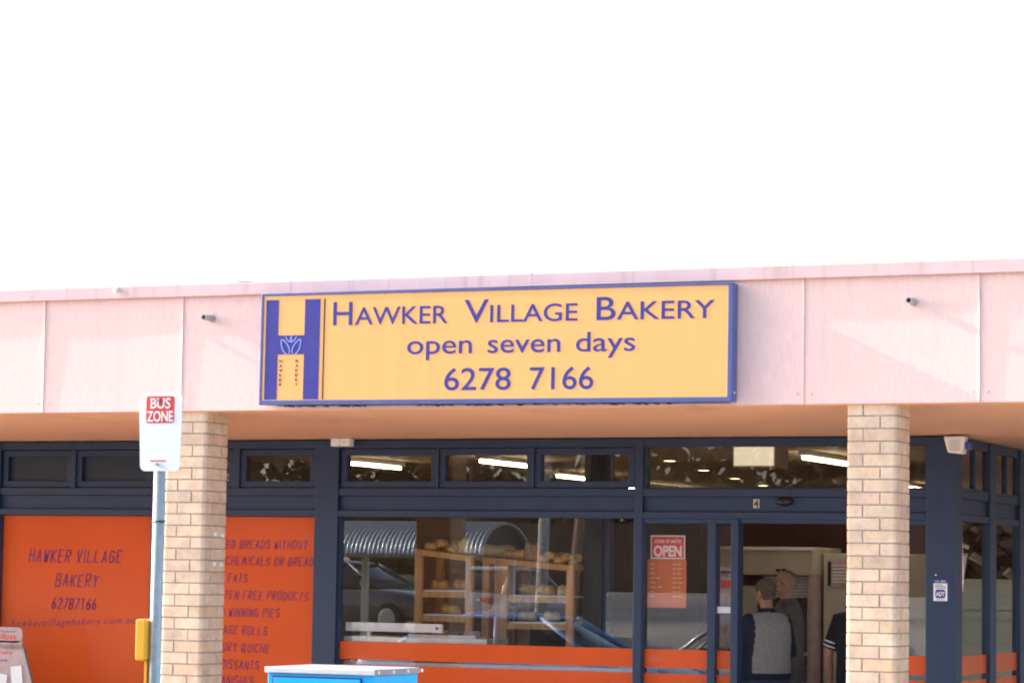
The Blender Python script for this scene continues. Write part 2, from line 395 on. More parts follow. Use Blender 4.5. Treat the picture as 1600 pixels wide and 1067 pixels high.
# fascia sheets, each warped a little so that their lipped edges catch the low sun
J0, JS = -4.538, 1.2205
for k in range(-5, 15):
    xr_ = J0-JS*k; xl_ = xr_-JS+.0012
    if xr_ > XR+.1 or xl_ < XL-1.3: continue
    rk = random.Random(k+40); lipT = rk.uniform(.006, .010); lipB = rk.uniform(.002, .004); sw = rk.uniform(.002, .004); du = rk.uniform(.25, .45)
    if k == 6: lipT, lipB, sw = .012, .004, .004
    if k == 5: lipT, lipB, sw = .009, .004, .004
    if k == 1: lipT, lipB, sw = .008, .003, .004
    if k == 0: lipT, lipB, sw = .008, .006, .005
    us = [i/14 for i in range(14)]+[.95, .965, .98, .987, .992, .996, 1.0]; us = sorted(set(us)); vsn = [i/10 for i in range(11)]
    b = MB(); V = []
    for u in us:
        for v in vsn:
            lip = (lipT*v+lipB*(1-v))*math.exp(-(1-u)*JS/.007)
            dish = sw*(max(0, u-du)/(1-du))**2 - .003*math.sin(math.pi*u)*math.sin(math.pi*v)
            z = 2.865+(3.735-2.865)*v
            V.append((xl_+(xr_-xl_)*u, -(lip+dish), z))
    nv = len(vsn); n0 = len(V)
    Fs = [(i*nv+j, (i+1)*nv+j, (i+1)*nv+j+1, i*nv+j+1) for i in range(len(us)-1) for j in range(nv-1)]
    V2 = [(x, .02, z) for x, y, z in V]
    Fs2 = [tuple(q+n0 for q in reversed(f)) for f in Fs]
    rim = []
    for i in range(len(us)-1): rim += [(i*nv, i*nv+n0, (i+1)*nv+n0, (i+1)*nv), (i*nv+nv-1, (i+1)*nv+nv-1, (i+1)*nv+nv-1+n0, i*nv+nv-1+n0)]
    for j in range(nv-1):
        rim += [(j, j+1, j+1+n0, j+n0)]; e = (len(us)-1)*nv; rim += [(e+j, e+j+n0, e+j+1+n0, e+j+1)]
    b.add(V, Fs); b.add(V2, [tuple(q-n0 for q in f) for f in Fs2]); b.add(V+V2, rim)
    # two nail heads beside the joint
    for nx in (xl_+.05, xr_-.045): b.ball((nx, -.004 if nx < xl_+.2 else -.010, 2.935), (.009, .005, .009), 8, 5)
    p_ = b.build('fascia_panel', M['pink'], shop)
    me = p_.data
    me.polygons.foreach_set('use_smooth', [len(p.vertices) == 4 and abs(p.normal.y) > .5 for p in me.polygons])
b = MB(); b.box(XL-1, XR, .022, .10, 2.870, 3.72); b.build('fascia_backing', M['pink'], shop)
b = MB(); b.prism([(-.042, 3.7255), (-.042, 3.812), (-.03, 3.8195), (.16, 3.823), (.16, 3.74), (-.034, 3.738), (-.034, 3.7255)], 'x', XL-1, XR)
cap = b.build('capping', M['pink_cap'], shop)
b = MB()
for x in [-13.6+1.94*i for i in range(8)]:
    b = MB(); b.box(x, x+.006, -.0428, .05, 3.727, 3.8225); b.build('capping_joint', M['pink_cap'], cap)
b = MB(); b.prism([(-.075, 3.77), (-.05, 3.775), (-.044, 3.80), (-.044, 3.815), (-.07, 3.80)], 'x', -11.215, -11.195); b.ball((-11.205, -.06, 3.79), (.012, .02, .022), 8, 6)
b.build('capping_clip', M['white'], cap)
b = MB(); b.box(XL-1, XR, .1, 18, 3.55, 3.70); b.build('roof', M['galv'], shop)
b = MB()
pts = [(-10.36+.36*i/12, .10, 3.823+.016*math.sin(math.pi*i/12)) for i in range(13)]
b.tube([(-10.36, .3, 3.71)]+pts+[(-10.0, .3, 3.71)], .006, 6); b.build('roof_cable', M['dark_panel'], shop)
# soffit, sloping slightly down to the windows
b = MB()
b.hexa([(XL-1, .10, sof(.1)), (XR, .10, sof(.1)), (XR, W+.1, 2.77), (XL-1, W+.1, 2.77), (XL-1, .10, 2.95), (XR, .10, 2.95), (XR, W+.1, 2.95), (XL-1, W+.1, 2.95)])
b.box(-5.28, XR, W+.1, 17.8, 2.77, 2.95)
b.build('soffit', M['soffit'], shop)
b = MB(); b.box(XL-1, XR, .0215, .0985, 2.858, 2.8695); b.build('fascia_trim', M['soffit'], shop)
# overflow pipes
for px, pz in ((-10.391, 3.555), (-4.989, 3.544)):
    b = MB()
    n = 14; L0, L1 = .05, -.135
    ro, ri = .021, .016
    def ring(y, r): return [(px+r*math.cos(2*math.pi*i/n), y, pz+r*math.sin(2*math.pi*i/n)) for i in range(n)]
    b.rings([ring(L0, ro), ring(L1, ro), ring(L1, ri), ring(L0-.03, ri)], 0)
    b.rings([ring(-.002, .027), ring(-.035, .027)], 0)
    pp = b.build('overflow_pipe', M['galv'], shop, smooth=False)
    b = MB(); b.rings([ring(L1+.018, ri-.0005), ring(L1+.02, ri-.0005)]); b.build('pipe_bore', M['black'], pp)
# brick pillars
def pillar(x0, y0, top):
    b = MB(); S = .35; r = .028
    # corner-rounded brick in plan: list of rectangles with the index of their outer corner
    A = [((0, .11, 0, .23), 'fl'), ((.12, .35, 0, .11), 'fr'), ((.24, .35, .12, .35), 'br'), ((0, .23, .24, .35), 'bl')]
    Bm = [((.24, .35, 0, .23), 'fr'), ((0, .23, 0, .11), 'fl'), ((0, .11, .12, .35), 'bl'), ((.12, .35, .24, .35), 'br')]
    k = 0; z = .031-.086
    while z < top:
        zz0, zz1 = z+.005, z+.081
        for (u0, u1, v0, v1), c in (A if k % 2 else Bm):
            jx = random.uniform(-.0012, .0012)
            q = [(u0, v0, c == 'fl'), (u1, v0, c == 'fr'), (u1, v1, c == 'br'), (u0, v1, c == 'bl')]
            cen = {'fl': (u0+r, v0+r, 180), 'fr': (u1-r, v0+r, 270), 'br': (u1-r, v1-r, 0), 'bl': (u0+r, v1-r, 90)}
            poly = []
            for (u, v, isc), nm in zip(q, ('fl', 'fr', 'br', 'bl')):
                if isc:
                    cu, cv, a0 = cen[nm]
                    for i in range(6): a = rad(a0+18*i); poly.append((cu+r*math.cos(a), cv+r*math.sin(a)))
                else: poly.append((u, v))
            b.prism([(x0+u+jx, y0+v+jx) for u, v in poly], 'z', max(0.0, zz0), min(top, zz1), 0)
        z += .086; k += 1
    b.prism([(x0+u, y0+v) for u, v in rrect(.005, S-.005, .005, S-.005, r)], 'z', 0, top, 1)
    return b.build('brick_pillar', [M['brick'], M['mortar']], shop)
PX = (-15.765, -10.79, -5.465, -.49)
for x in PX: p_ = pillar(x, .035, sof(.2)+.02)
p1 = [o for o in shop.children if o.name.startswith('brick_pillar')][1]
rr = random.Random(3)
for (yy, zz) in ((.20, 1.945), (.31, 1.935), (.19, 1.72), (.30, 1.715)):
    b = MB()
    for i in range(5): b.box(-10.4385, -10.4372+.0003*i, yy+rr.uniform(-.02, .01), yy+rr.uniform(.02, .035), zz+rr.uniform(-.015, .0), zz+rr.uniform(.008, .02))
    b.build('tape_residue', M['white'], p1)

# ---- window wall
YF, YB = W-.055, W+.055         # frame faces
YG = W                          # glass
def frame(x0, x1, z0, z1, name='frame', parent=shop, m=None, y0=YF, y1=YB, bev=.004):
    b = MB(); b.box(x0, x1, y0, y1, z0, z1); return b.build(name, m or M['navy'], parent, bevel=bev)
def pane(x0, x1, z0, z1, parent, m=None, y=YG):
    b = MB(); b.box(x0, x1, y, y+.006, z0, z1); return b.build('pane', m or M['glass'], parent)
# posts that run from floor to soffit
frame(-14.03, -13.81, 0, 2.766, 'window_post', y0=YF-.01); frame(-12.285, -12.225, 0, 2.766, 'mullion'); frame(-10.72, -10.505, 0, 2.766, 'window_post', y0=YF-.01)
frame(-7.89, -7.82, 0, 2.766, 'mullion', y0=YF-.006); frame(-5.53, -5.30, 0, 2.766, 'corner_post', y0=YF-.015, y1=W+.12)
bays = [(-13.81, -12.285), (-12.225, -10.72), (-10.505, -7.89), (-7.82, -5.53)]
for i, (a, c) in enumerate(bays):
    frame(a, c, 2.70, 2.766, 'head_rail'); frame(a, c, 2.31, 2.372, 'transom_rail')
    frame(a, c, 2.19, 2.31, 'header_panel', y0=YF+.03, m=M['navy'])
    frame(a, c, 2.137, 2.19, 'window_rail', y0=YF-.004)
def sash(a, c, z0, z1, m, fr=.052):
    b = MB(); y0, y1 = YF+.018, YB-.01
    b.box(a, c, y0, y1, z0, z0+fr); b.box(a, c, y0, y1, z1-fr, z1); b.box(a, a+fr, y0, y1, z0+fr, z1-fr); b.box(c-fr, c, y0, y1, z0+fr, z1-fr)
    t = b.build('transom_window', M['navy'], shop, bevel=.004)
    pane(a+fr, c-fr, z0+fr, z1-fr, t, m); return t
for a, c in ((-13.80, -13.09), (-13.05, -12.295)): sash(a, c, 2.378, 2.694, M['navy_dark'])
for a, c in ((-12.215, -11.50), (-11.44, -10.73)): sash(a, c, 2.378, 2.694, M['glass_dim'])
for a, c in ((-10.495, -9.62), (-9.60, -8.775), (-8.755, -7.90)): sash(a, c, 2.378, 2.694, M['glass_dim'])
for a in (-13.09, -11.50): frame(a, a+.04 if a < -13 else a+.06, 2.372, 2.70, 'transom_mullion')
for a in (-9.62, -8.775): frame(a, a+.02, 2.372, 2.70, 'transom_mullion')
fx = MB(); fx.box(-7.82, -7.80, YF+.02, YB, 2.372, 2.70); fx.box(-5.55, -5.53, YF+.02, YB, 2.372, 2.70); fx.box(-7.82, -5.53, YF+.03, YB-.01, 2.372, 2.382)
t = fx.build('transom_window', M['navy'], shop); pane(-7.80, -5.55, 2.372, 2.70, t, glass('transom_glass', (.80, .74, .64), .06))
# orange windows of the two left bays
SILL = .32
lets = {}
for i, (a, c) in enumerate(bays[:3]):
    b = MB(); b.box(a, c, YF, YB, SILL-.06, SILL); b.box(a, a+.012, YF+.02, YB, SILL, 2.137); b.box(c-.012, c, YF+.02, YB, SILL, 2.137)
    wnd = b.build('shop_window', M['navy'], shop, bevel=.003)
    pane(a+.012, c-.012, SILL, 2.137, wnd)
    b = MB()
    if i < 2: b.box(a+.014, c-.014, YG-.004, YG-.002, SILL, 2.132)
    else:
        b.box(a+.014, c-.014, YG-.004, YG-.002, .972, 1.117); b.box(a+.014, c-.014, YG-.004, YG-.002, SILL, .930)
    b.build('window_film', M['orange'], wnd)
    b = MB(); y = YG-.0062
    if i == 0:
        for tx, xa, xb, zb, cp in (('HAWKER VILLAGE', -13.53, -12.60, 1.736, .100), ('BAKERY', -13.255, -12.83, 1.527, .101), ('62787166', -13.285, -12.84, 1.332, .090)):
            for q in range(len(tx.split())): b = MB(); hand_text(b, tx, xa, xb, zb, cp, y, .0105, word=q); b.build('lettering', M['purple'], wnd)
        b = MB()
        put_text(b, 'hawkervillagebakery.com.au', -13.69, -12.445, 1.165, .062, y, .0015, shear=.35, spacing=1.25, tilt=.045, offset=-.012)
        b.build('lettering', M['purple'], wnd)
    if i == 1:
        k = .0088
        for s, xe, zb in (('BAKED BREADS WITHOUT', -10.815, 1.868), ('CHEMICALS OR BREAD', -10.755, 1.728), ('FATS', -11.372, 1.585), ('GLUTEN FREE PRODUCTS', -10.795, 1.443), ('AWARD WINNING PIES', -11.062, 1.30),
                          ('SAUSAGE ROLLS', -11.174, 1.152), ('LUXURY QUICHE', -11.148, 1.008), ('CROISSANTS', -11.245, .865), ('DANISHES', -11.29, .735)):
            
            for q in range(len(s.split())): b = MB(); hand_text(b, s, 0, xe, zb, .066, y, .0066, adv=k, right=True, word=q); b.build('lettering', M['purple'], wnd)
    frame(a, c, 0, SILL-.06, 'stall_riser', m=M['navy'])
# door bay: side panes, sliding leaf, opening, right hand pane
def glazed(a, c, st=.0, name='side_pane'):
    b = MB(); b.box(a, c, YF, YB, 0, .12); b.box(a, c, YF+.006, YB-.006, 2.10, 2.137)
    if st: b.box(a, a+st, YF, YB, .12, 2.10); b.box(c-st, c, YF, YB, .12, 2.10)
    t = b.build(name, M['navy'], shop, bevel=.003)
    pane(a+st, c-st, .12, 2.10, t)
    b = MB(); b.box(a+st, c-st, YG-.004, YG-.002, .972, 1.117); b.box(a+st, c-st, YG-.004, YG-.002, .12, .930); b.build('window_film', M['orange'], t)
    return t
side = glazed(-7.82, -7.27, .008); frame(-7.272, -7.218, 0, 2.137, 'mullion')
leaf = glazed(-7.218, -7.078, .008, 'sliding_door'); frame(-7.078, -7.02, 0, 2.137, 'door_stile', y0=YF-.02)
frame(-6.14, -6.07, 0, 2.137, 'door_stile'); glazed(-6.07, -5.53, .008)
b = MB(); b.box(-7.02, -6.14, YF+.01, YB+.02, 2.105, 2.137); b.build('door_head', M['navy'], shop)
# side wall running back from the corner post
XS = -5.30
def sbox(name, y0, y1, z0, z1, out=.04, m=None, parent=shop, inn=.06):
    b = MB(); b.box(XS-inn, XS+out-.05, y0, y1, z0, z1); return b.build(name, m or M['navy'], parent, bevel=.004)
ys = [W+.12, 3.40, 4.42, 5.44, 6.46, 7.48]
for y in ys[1:]: sbox('mullion', y, y+.2, 0, 2.766, .055)
for y0, y1 in zip([W+.12]+[y+.2 for y in ys[1:-1]], ys[1:]):
    sbox('head_rail', y0, y1, 2.70, 2.766); sbox('transom_rail', y0, y1, 2.31, 2.372); sbox('header_panel', y0, y1, 2.19, 2.31, .02); sbox('window_rail', y0, y1, 2.137, 2.19, .045)
    ym = (y0+y1)/2
    b = MB(); b.box(XS-.05, XS-.01, ym-.02, ym+.02, 2.372, 2.70); b.box(XS-.05, XS-.01, y0, y1, 2.372, 2.39)
    t = b.build('transom_window', M['navy'], shop)
    b = MB(); b.box(XS-.036, XS-.03, y0, ym-.02, 2.39, 2.70); b.box(XS-.036, XS-.03, ym+.02, y1, 2.39, 2.70); b.build('pane', M['glass_dim'], t)
    b = MB(); b.box(XS-.05, XS-.012, y0, y1, SILL-.06, SILL); t = b.build('shop_window', M['navy'], shop)
    b = MB(); b.box(XS-.036, XS-.03, y0, y1, SILL, 2.137); b.build('pane', M['glass'], t)
    b = MB(); b.box(XS-.028, XS-.026, y0, y1, .972, 1.117); b.box(XS-.028, XS-.026, y0, y1, SILL, .93); b.build('window_film', M['orange'], t)
    sbox('stall_riser', y0, y1, 0, SILL-.06)
b = MB(); b.box(XS-.06, XS, 7.68, 16, 0, 2.77); b.build('side_wall', M['navy'], shop)
# blank walls either side and the room
b = MB(); b.box(XL-1, -14.03, W-.04, W+.2, 0, 2.77); b.build('front_wall', M['navy'], shop)
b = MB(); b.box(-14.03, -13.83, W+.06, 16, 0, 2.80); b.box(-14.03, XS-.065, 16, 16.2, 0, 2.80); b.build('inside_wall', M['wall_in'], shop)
b = MB(); b.box(-13.83, XS-.065, W+.056, 16, .001, .012); b.build('inside_floor', M['floor_in'], shop)
b = MB(); b.box(-13.83, XS-.065, W+.12, 16, 2.80, 2.84); b.build('inside_ceiling', M['ceil_in'], shop)
b = MB(); b.box(-9.1, XS-.065, 7.3, 7.4, .012, 2.22); b.build('partition', M['maroon'], shop)
b = MB(); b.box(-8.66, -8.50, 3.22, 3.36, .012, 2.80); ip = b.build('inside_post', M['black'], shop)
b = MB(); b.box(-8.50, -8.44, 3.25, 3.33, .012, 2.80); b.build('door_track', M['navy'], ip)
b = MB(); b.box(-10.49, -7.9, W+.07, W+.55, .9, .955); b.box(-10.49, -9.2, W+.07, W+.5, 1.117, 1.157, 0); b.build('window_shelf', M['alu'], shop)
rl = thing('window_rail_light', 'long white rail low inside the left of the bakery window', 'rail', (-10.05, 2.5, 1.2))
b = MB(); b.box(-10.485, -9.606, 2.50, 2.53, 1.20, 1.272); b.build('rail', M['white'], rl, bevel=.004)
b = MB(); b.tube([(-9.65, 2.494, 1.236), (-9.65, 2.4995, 1.236)], .012, 10); b.build('end_screw', M['dark_panel'], rl)
b = MB(); b.box(-10.3, -10.27, 2.531, 2.56, 1.158, 1.23); b.build('rail_bracket', M['alu'], rl)

# ================================================================== THE SHOP SIGN
sgn = thing('shop_sign', 'long yellow bakery sign with blue frame and violet lettering', 'sign', (-9.905, 0, 2.89), rot=(0, .0042, 0))
x0, x1, z0, z1 = -9.91, -6.232, 2.893, 3.716
YS = -.128
b = MB(); b.box(x0+.004, x1-.004, YS+.012, -.018, z0+.004, z1-.004); b.build('sign_case', M['sign_blue'], sgn)
b = MB(); fr = .03
b.box(x0, x1, YS-.004, YS+.02, z0, z0+.034); b.box(x0, x1, YS-.004, YS+.02, z1-.018, z1); b.box(x0, x0+.022, YS-.004, YS+.02, z0+.034, z1-.018); b.box(x1-.036, x1, YS-.004, YS+.02, z0+.034, z1-.018)
b.build('frame', M['sign_blue'], sgn, bevel=.004)
b = MB(); b.box(x0+.022, x1-.036, YS+.002, YS+.014, z0+.034, z1-.018); b.build('sign_face', M['yellow'], sgn)
yl = YS-.0002
b = MB(); zt, zbm = 3.668, 2.933
b.box(-9.868, -9.764, yl, YS+.003, zbm, zt); b.box(-9.546, -9.420, yl, YS+.003, zbm, zt); b.box(-9.764, -9.546, yl, YS+.003, 3.265, 3.405)
em = b.build('letter_emblem', M['sign_purple'], sgn)
b = MB()
def leaf_line(cx, cz, ang, ln, wd, zlo, zhi):
    P = []
    for i in range(25):
        t = 2*math.pi*i/24
        u = ln*math.cos(t); v = wd*math.sin(t)*(1-.25*math.cos(t))*abs(math.sin(t))**.3
        x = cx+u*math.cos(ang)-v*math.sin(ang); z = cz+u*math.sin(ang)+v*math.cos(ang); P.append((x, z))
    for (xa, za), (xb, zb_) in zip(P[:-1], P[1:]):
        if not (zlo < za < zhi and zlo < zb_ < zhi): continue
        d = Vector((xb-xa, zb_-za)); 
        if d.length < 1e-5: continue
        n_ = Vector((-d.y, d.x)).normalized()*.0028
        b.prism([(xa+n_.x, za+n_.y), (xa-n_.x, za-n_.y), (xb-n_.x, zb_-n_.y), (xb+n_.x, zb_+n_.y)], 'y', yl-.002, yl)
xc = -9.655
for sgn_ in (-1, 1):
    leaf_line(xc+sgn_*.048, 3.320, rad(90-sgn_*28), .062, .026, 3.266, 3.404)
    leaf_line(xc+sgn_*.028, 3.405, rad(90-sgn_*30), .055, .020, 3.266, 3.404)
b.build('leaf_motif', M['pale_blue'], em)
b = MB(); b.box(-9.390, -9.380, yl, YS+.003, 2.933, 3.671); b.build('divider_line', M['ink'], sgn)
b = MB()
for word, xx in (('HAWKER', -9.735), ('BAKERY', -9.603)):
    for i, ch in enumerate(word): put_text(b, ch, xx-.011, xx+.011, 3.205-.0345*i, .022, yl, .0015)
    b.build('emblem_lettering', M['ink'], sgn); b = MB()
OFF = .004
def PXX(px): return -9.313+(px-520.4)*(-6.366+9.313)/(1116-520.4)
b = MB()
for s, a, c, hh in (('H', 520.4, 552, .169), ('AWKER', 556.5, 706.5, .126), ('V', 733, 771.5, .163), ('ILLAGE', 774, 910, .122), ('B', 939, 968, .161), ('AKERY', 970, 1116, .124)):
    put_text(b, s, PXX(a), PXX(c), 3.473, hh, yl, .0012, offset=OFF)
    b.build('lettering', M['sign_purple'], sgn); b = MB()
b = MB()
for s, a, c in (('open', -8.708, -8.196), ('seven', -8.072, -7.513), ('days', -7.393, -6.949)): b = MB(); put_text(b, s, a, c, 3.254, .137, yl, .0012, offset=OFF); b.build('lettering', M['sign_purple'], sgn)
b = MB()
for s, a, c in (('6278', -8.407, -7.888), ('7166', -7.742, -7.258)): b = MB(); put_text(b, s, a, c, 2.991, .155, yl, .0012, offset=OFF); b.build('lettering', M['sign_purple'], sgn)
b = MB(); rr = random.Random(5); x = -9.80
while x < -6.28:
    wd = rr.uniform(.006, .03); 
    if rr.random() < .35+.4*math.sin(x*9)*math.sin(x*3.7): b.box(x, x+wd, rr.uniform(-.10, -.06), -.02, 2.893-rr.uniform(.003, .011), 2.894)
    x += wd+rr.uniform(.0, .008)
b.box(-9.80, -6.28, -.045, -.02, 2.8905, 2.894); b.build('grime_shade_fringe', M['grime_shade'], sgn)  # dark tufts stand for the shadow gap under the sign and its dirt
b = MB(); b.ball((-6.2355, -.07, 2.96), (.006, .008, .008), 8, 6); b.build('screw', M['white'], sgn)

# ================================================================== KERBSIDE
bs = thing('bus_stop_sign', 'white bus zone sign with a red panel on a grey steel pole', 'bus sign', (-7.262, -6, 0))
b = MB(); b.tube([(-7.262, -6, 0), (-7.262, -6, 2.52)], .0305, 18); b.build('pole', M['galv'], bs, smooth=True)
yp = -6.044
b = MB()
poly = rrect(-7.370, -7.118, 2.158, 2.552, .028)
poly = [(x+(.018 if x < -7.244 else -.006)*((2.552-z)/.394), z) for x, z in poly]
b.prism(poly, 'y', yp, yp+.004); pl = b.build('sign_plate', M['white_plate'], bs)
b = MB(); b.prism(rrect(-7.324, -7.162, 2.400, 2.536, .012), 'y', yp-.0012, yp); b.build('red_panel', M['red'], pl)
b = MB(); b.box(-7.294, -7.204, yp-.0012, yp, 2.2065, 2.2135); b.build('red_line', M['red'], pl)
b = MB(); put_text(b, 'BUS', -7.300, -7.184, 2.475, .050, yp-.0026, .0012, offset=.018); b.build('lettering', M['white'], pl); b = MB(); put_text(b, 'ZONE', -7.319, -7.168, 2.409, .050, yp-.0026, .0012, offset=.018); b.build('lettering', M['white'], pl)
for z in (2.515, 2.192):
    b = MB(); b.tube([(-7.252, yp-.012, z), (-7.252, yp-.001, z)], .0085, 6); b.build('bolt', M['galv'], bs)
b = MB(); b.box(-7.30, -7.23, yp+.004, -6.0, 2.495, 2.53); b.box(-7.30, -7.23, yp+.004, -6.0, 2.18, 2.215); b.build('bracket', M['galv'], bs)
b = MB(); b.tube([(-7.262+.033*math.cos(a), -6+.033*math.sin(a), 1.905+.003*math.cos(a)) for a in [2*math.pi*i/16 for i in range(17)]], .0035, 6); b.box(-7.232, -7.222, -6.03, -6.01, 1.900, 1.909); b.build('cable_tie', M['black'], bs)
b = MB(); b.prism(rrect(-7.345, -7.287, 1.208, 1.415, .014), 'y', -6.06, -5.90); yc = b.build('timetable_case', M['amber'], bs, bevel=.008, seg=3)
b = MB(); b.box(-7.306, -7.2925, -6.03, -5.97, .92, 1.208); b.build('strap', M['amber'], yc)

# blue bin
BX0, BX1, BY0, BY1 = -6.628, -6.032, -6.0, -5.49
lb = thing('litter_bin', 'bright blue metal litter bin cabinet with a pale aluminium lid standing at the kerb', 'bin', (-6.33, -5.71, 0))
b = MB(); b.box(BX0+.006, BX1-.006, BY0+.006, BY1-.006, .06, 1.165); b.build('body', M['bin_blue'], lb, bevel=.006)
b = MB(); b.box(BX0+.045, BX1-.075, BY0-.004, BY0+.005, .12, 1.145); dr = b.build('door', M['bin_blue'], lb, bevel=.003)
b = MB(); b.box(BX0+.038, BX1-.069, BY0-.001, BY0+.0055, .113, 1.152); b.build('door_gap', M['bin_trim'], dr)
b = MB(); b.tube([(BX1-.12, BY0-.006, .62), (BX1-.12, BY0-.02, .62)], .018, 12); b.build('lock', M['galv'], dr)
b = MB(); b.box(BX0-.004, BX1+.001, BY0-.008, BY1+.001, 1.1655, 1.1955); lid = b.build('lid', [M['alu']], lb, bevel=.005)
b = MB(); b.box(BX1+.0015, BX1+.0035, BY0+.002, BY1, 1.166, 1.194); b.build('lid_edge', M['steel_edge'], lid)
for i in range(4):
    b = MB(); y = BY0+.04+.165*i; b.ball((BX1+.004, y, 1.18), (.005, .009, .009), 10, 6); b.build('rivet', M['white'], lid)
b = MB()
for x in (BX0+.03, BX1-.07):
    for y in (BY0+.03, BY1-.07): b.box(x, x+.04, y, y+.04, 0, .06)
b.build('foot', M['dark_panel'], lb)

# display stand at the orange window
st = thing('display_stand', 'dim grey card stand with rounded header before the left orange window', 'display stand', (-13.5, 1.9, 0))
def slab(mb, pts, y, th, mi=0): mb.prism(pts, 'y', y, y+th, mi)
b = MB(); slab(b, rrect(-13.86, -13.235, 1.045, 1.175, .05), 1.90, .01); b.box(-13.86, -13.235, 1.90, 1.91, 1.02, 1.06); hd = b.build('header_card', M['poster_grey'], st)
b = MB(); b.box(-13.86, -13.228, 1.888, 1.899, 1.0, 1.026); b.build('header_strip', M['poster_dark'], hd)
b = MB(); put_text(b, 'POST billpay', -13.70, -13.29, 1.075, .047, 1.8985, .001, offset=.012); b.build('lettering', M['red'], hd)
b = MB(); put_text(b, 'bills here easy', -13.62, -13.30, 1.133, .016, 1.8985, .001); b.build('small_lettering', M['ink'], hd)
b = MB(); slab(b, [(-13.9, .25), (-12.98, .25), (-13.222, 1.012), (-13.86, 1.012)], 1.905, .02); bd = b.build('body_board', M['poster_grey'], st)
b = MB(); slab(b, [(-13.01, .25), (-12.98, .25), (-13.222, 1.012), (-13.242, 1.012)], 1.897, .03); b.build('edge_trim', M['galv'], st)
b = MB(); put_text(b, 'pay bills here', -13.72, -13.33, .945, .034, 1.9035, .001); b.build('lettering', M['red'], bd)
b = MB(); put_text(b, 'with us', -13.62, -13.38, .885, .028, 1.9035, .001); b.build('small_lettering', M['ink'], bd)
for (xa, za, an) in ((-13.43, .70, -.1), (-13.275, .77, .12), (-13.62, .72, .05)):
    b = MB(); q = [(-.055, -.08), (.055, -.08), (.055, .08), (-.055, .08)]
    slab(b, [(xa+u*math.cos(an)-v*math.sin(an), za+u*math.sin(an)+v*math.cos(an)) for u, v in q], 1.892, .006); b.build('leaflet', M['white'], bd)
b = MB(); b.tube([(-13.75, 1.93, .25), (-13.75, 2.2, 0)], .012, 8); b.tube([(-13.2, 1.93, .25), (-13.2, 2.2, 0)], .012, 8); b.box(-13.9, -12.98, 1.905, 1.925, 0, .249); b.build('base', M['galv'], st)

# ---- small fittings on the shop front
al = thing('alarm_siren', 'white siren box with blue strobe lamp under the soffit', 'alarm box', (-5.27, 2.30, 2.7))
b = MB(); b.prism([(-5.372, 2.762), (-5.207, 2.762), (-5.221, 2.628), (-5.340, 2.640)], 'y', 2.24, 2.345); hs = b.build('housing', M['white'], al, bevel=.012, seg=3)
b = MB()
for i in range(5): b.box(-5.325, -5.245, 2.236, 2.2395, 2.655+.017*i, 2.661+.017*i)
b.build('grille', M['cream'], hs)
b = MB(); b.prism(rrect(-5.207, -5.172, 2.66, 2.722, .012), 'y', 2.26, 2.33); b.build('strobe_lamp', M['blue_lens'], al, bevel=.008)
jb = thing('emergency_light', 'small pair of white boxes under the soffit above the navy post', 'lamp', (-10.43, 2.3, 2.72))
for a, c in ((-10.535, -10.45), (-10.446, -10.36)):
    b = MB(); b.box(a, c, 2.26, 2.35, 2.712, 2.777); b.build('lamp_box', M['white'], jb, bevel=.008)
b = MB(); b.box(-10.53, -10.365, 2.27, 2.34, 2.768, 2.783); b.tube([(-10.41, 2.258, 2.745), (-10.41, 2.2605, 2.745)], .008, 10); b.build('mount', M['cream'], jb)
ds = thing('door_sensor', 'black domed motion sensor above the shop door', 'sensor', (-6.655, 2.34, 2.27))
b = MB(); b.ball((-6.655, 2.37, 2.272), (.07, .05, .035), 20, 12); b.build('housing', M['black'], ds, smooth=True)
b = MB(); b.ball((-6.655, 2.325, 2.266), (.026, .014, .012), 12, 8); b.build('lens', M['dark_panel'], ds, smooth=True)
hn = thing('house_number', 'small white figure 4 plate on the navy header over the door', 'number plate', (-6.888, 2.39, 2.26))
b = MB(); b.box(-6.912, -6.864, 2.384, 2.394, 2.222, 2.292); b.build('plate', M['cream'], hn)
b = MB(); put_text(b, '4', -6.906, -6.870, 2.229, .055, 2.3825, .0015, offset=.03); b.build('lettering', M['ink'], hn)
sk = thing('security_sticker', 'blue and white alarm company sticker on the navy corner post', 'sticker', (-5.42, 2.35, 1.6))
ysk = YF-.015
b = MB(); b.box(-5.472, -5.366, ysk-.0025, ysk-.0005, 1.532, 1.664); b.build('white_card', M['white'], sk)
b = MB(); b.box(-5.476, -5.362, ysk-.003, ysk-.0005, 1.667, 1.692); b.build('blue_strip', M['sign_purple'], sk)
b = MB(); put_text(b, '131 003', -5.458, -5.38, 1.672, .014, ysk-.0042, .001); b.build('strip_lettering', M['white'], sk)
b = MB(); b.prism([(-5.458, 1.603), (-5.449, 1.617), (-5.389, 1.617), (-5.380, 1.603), (-5.380, 1.567), (-5.389, 1.553), (-5.449, 1.553), (-5.458, 1.567)], 'y', ysk-.0038, ysk-.0025)
eb = b.build('emblem', M['sign_purple'], sk)
b = MB(); put_text(b, 'ADT', -5.453, -5.385, 1.569, .030, ysk-.005, .001, offset=.03); b.build('lettering', M['white'], eb)
b = MB(); b.box(-5.46, -5.40, ysk-.0036, ysk-.0025, 1.650, 1.655); b.box(-5.46, -5.378, ysk-.0036, ysk-.0025, 1.638, 1.643); b.box(-5.46, -5.378, ysk-.0036, ysk-.0025, 1.626, 1.631); b.box(-5.45, -5.385, ysk-.0036, ysk-.0025, 1.540, 1.544)
b.build('fine_print', M['sign_blue'], sk)
b = MB(); b.ball((-5.455, ysk-.001, 1.726), (.006, .003, .006), 8, 6); b.build('screw', M['white'], sk)
op = thing('open_sign', 'red open sign with white border inside the glass left of the door', 'sign', (-7.64, 2.45, 1.9))
yo = W+.04
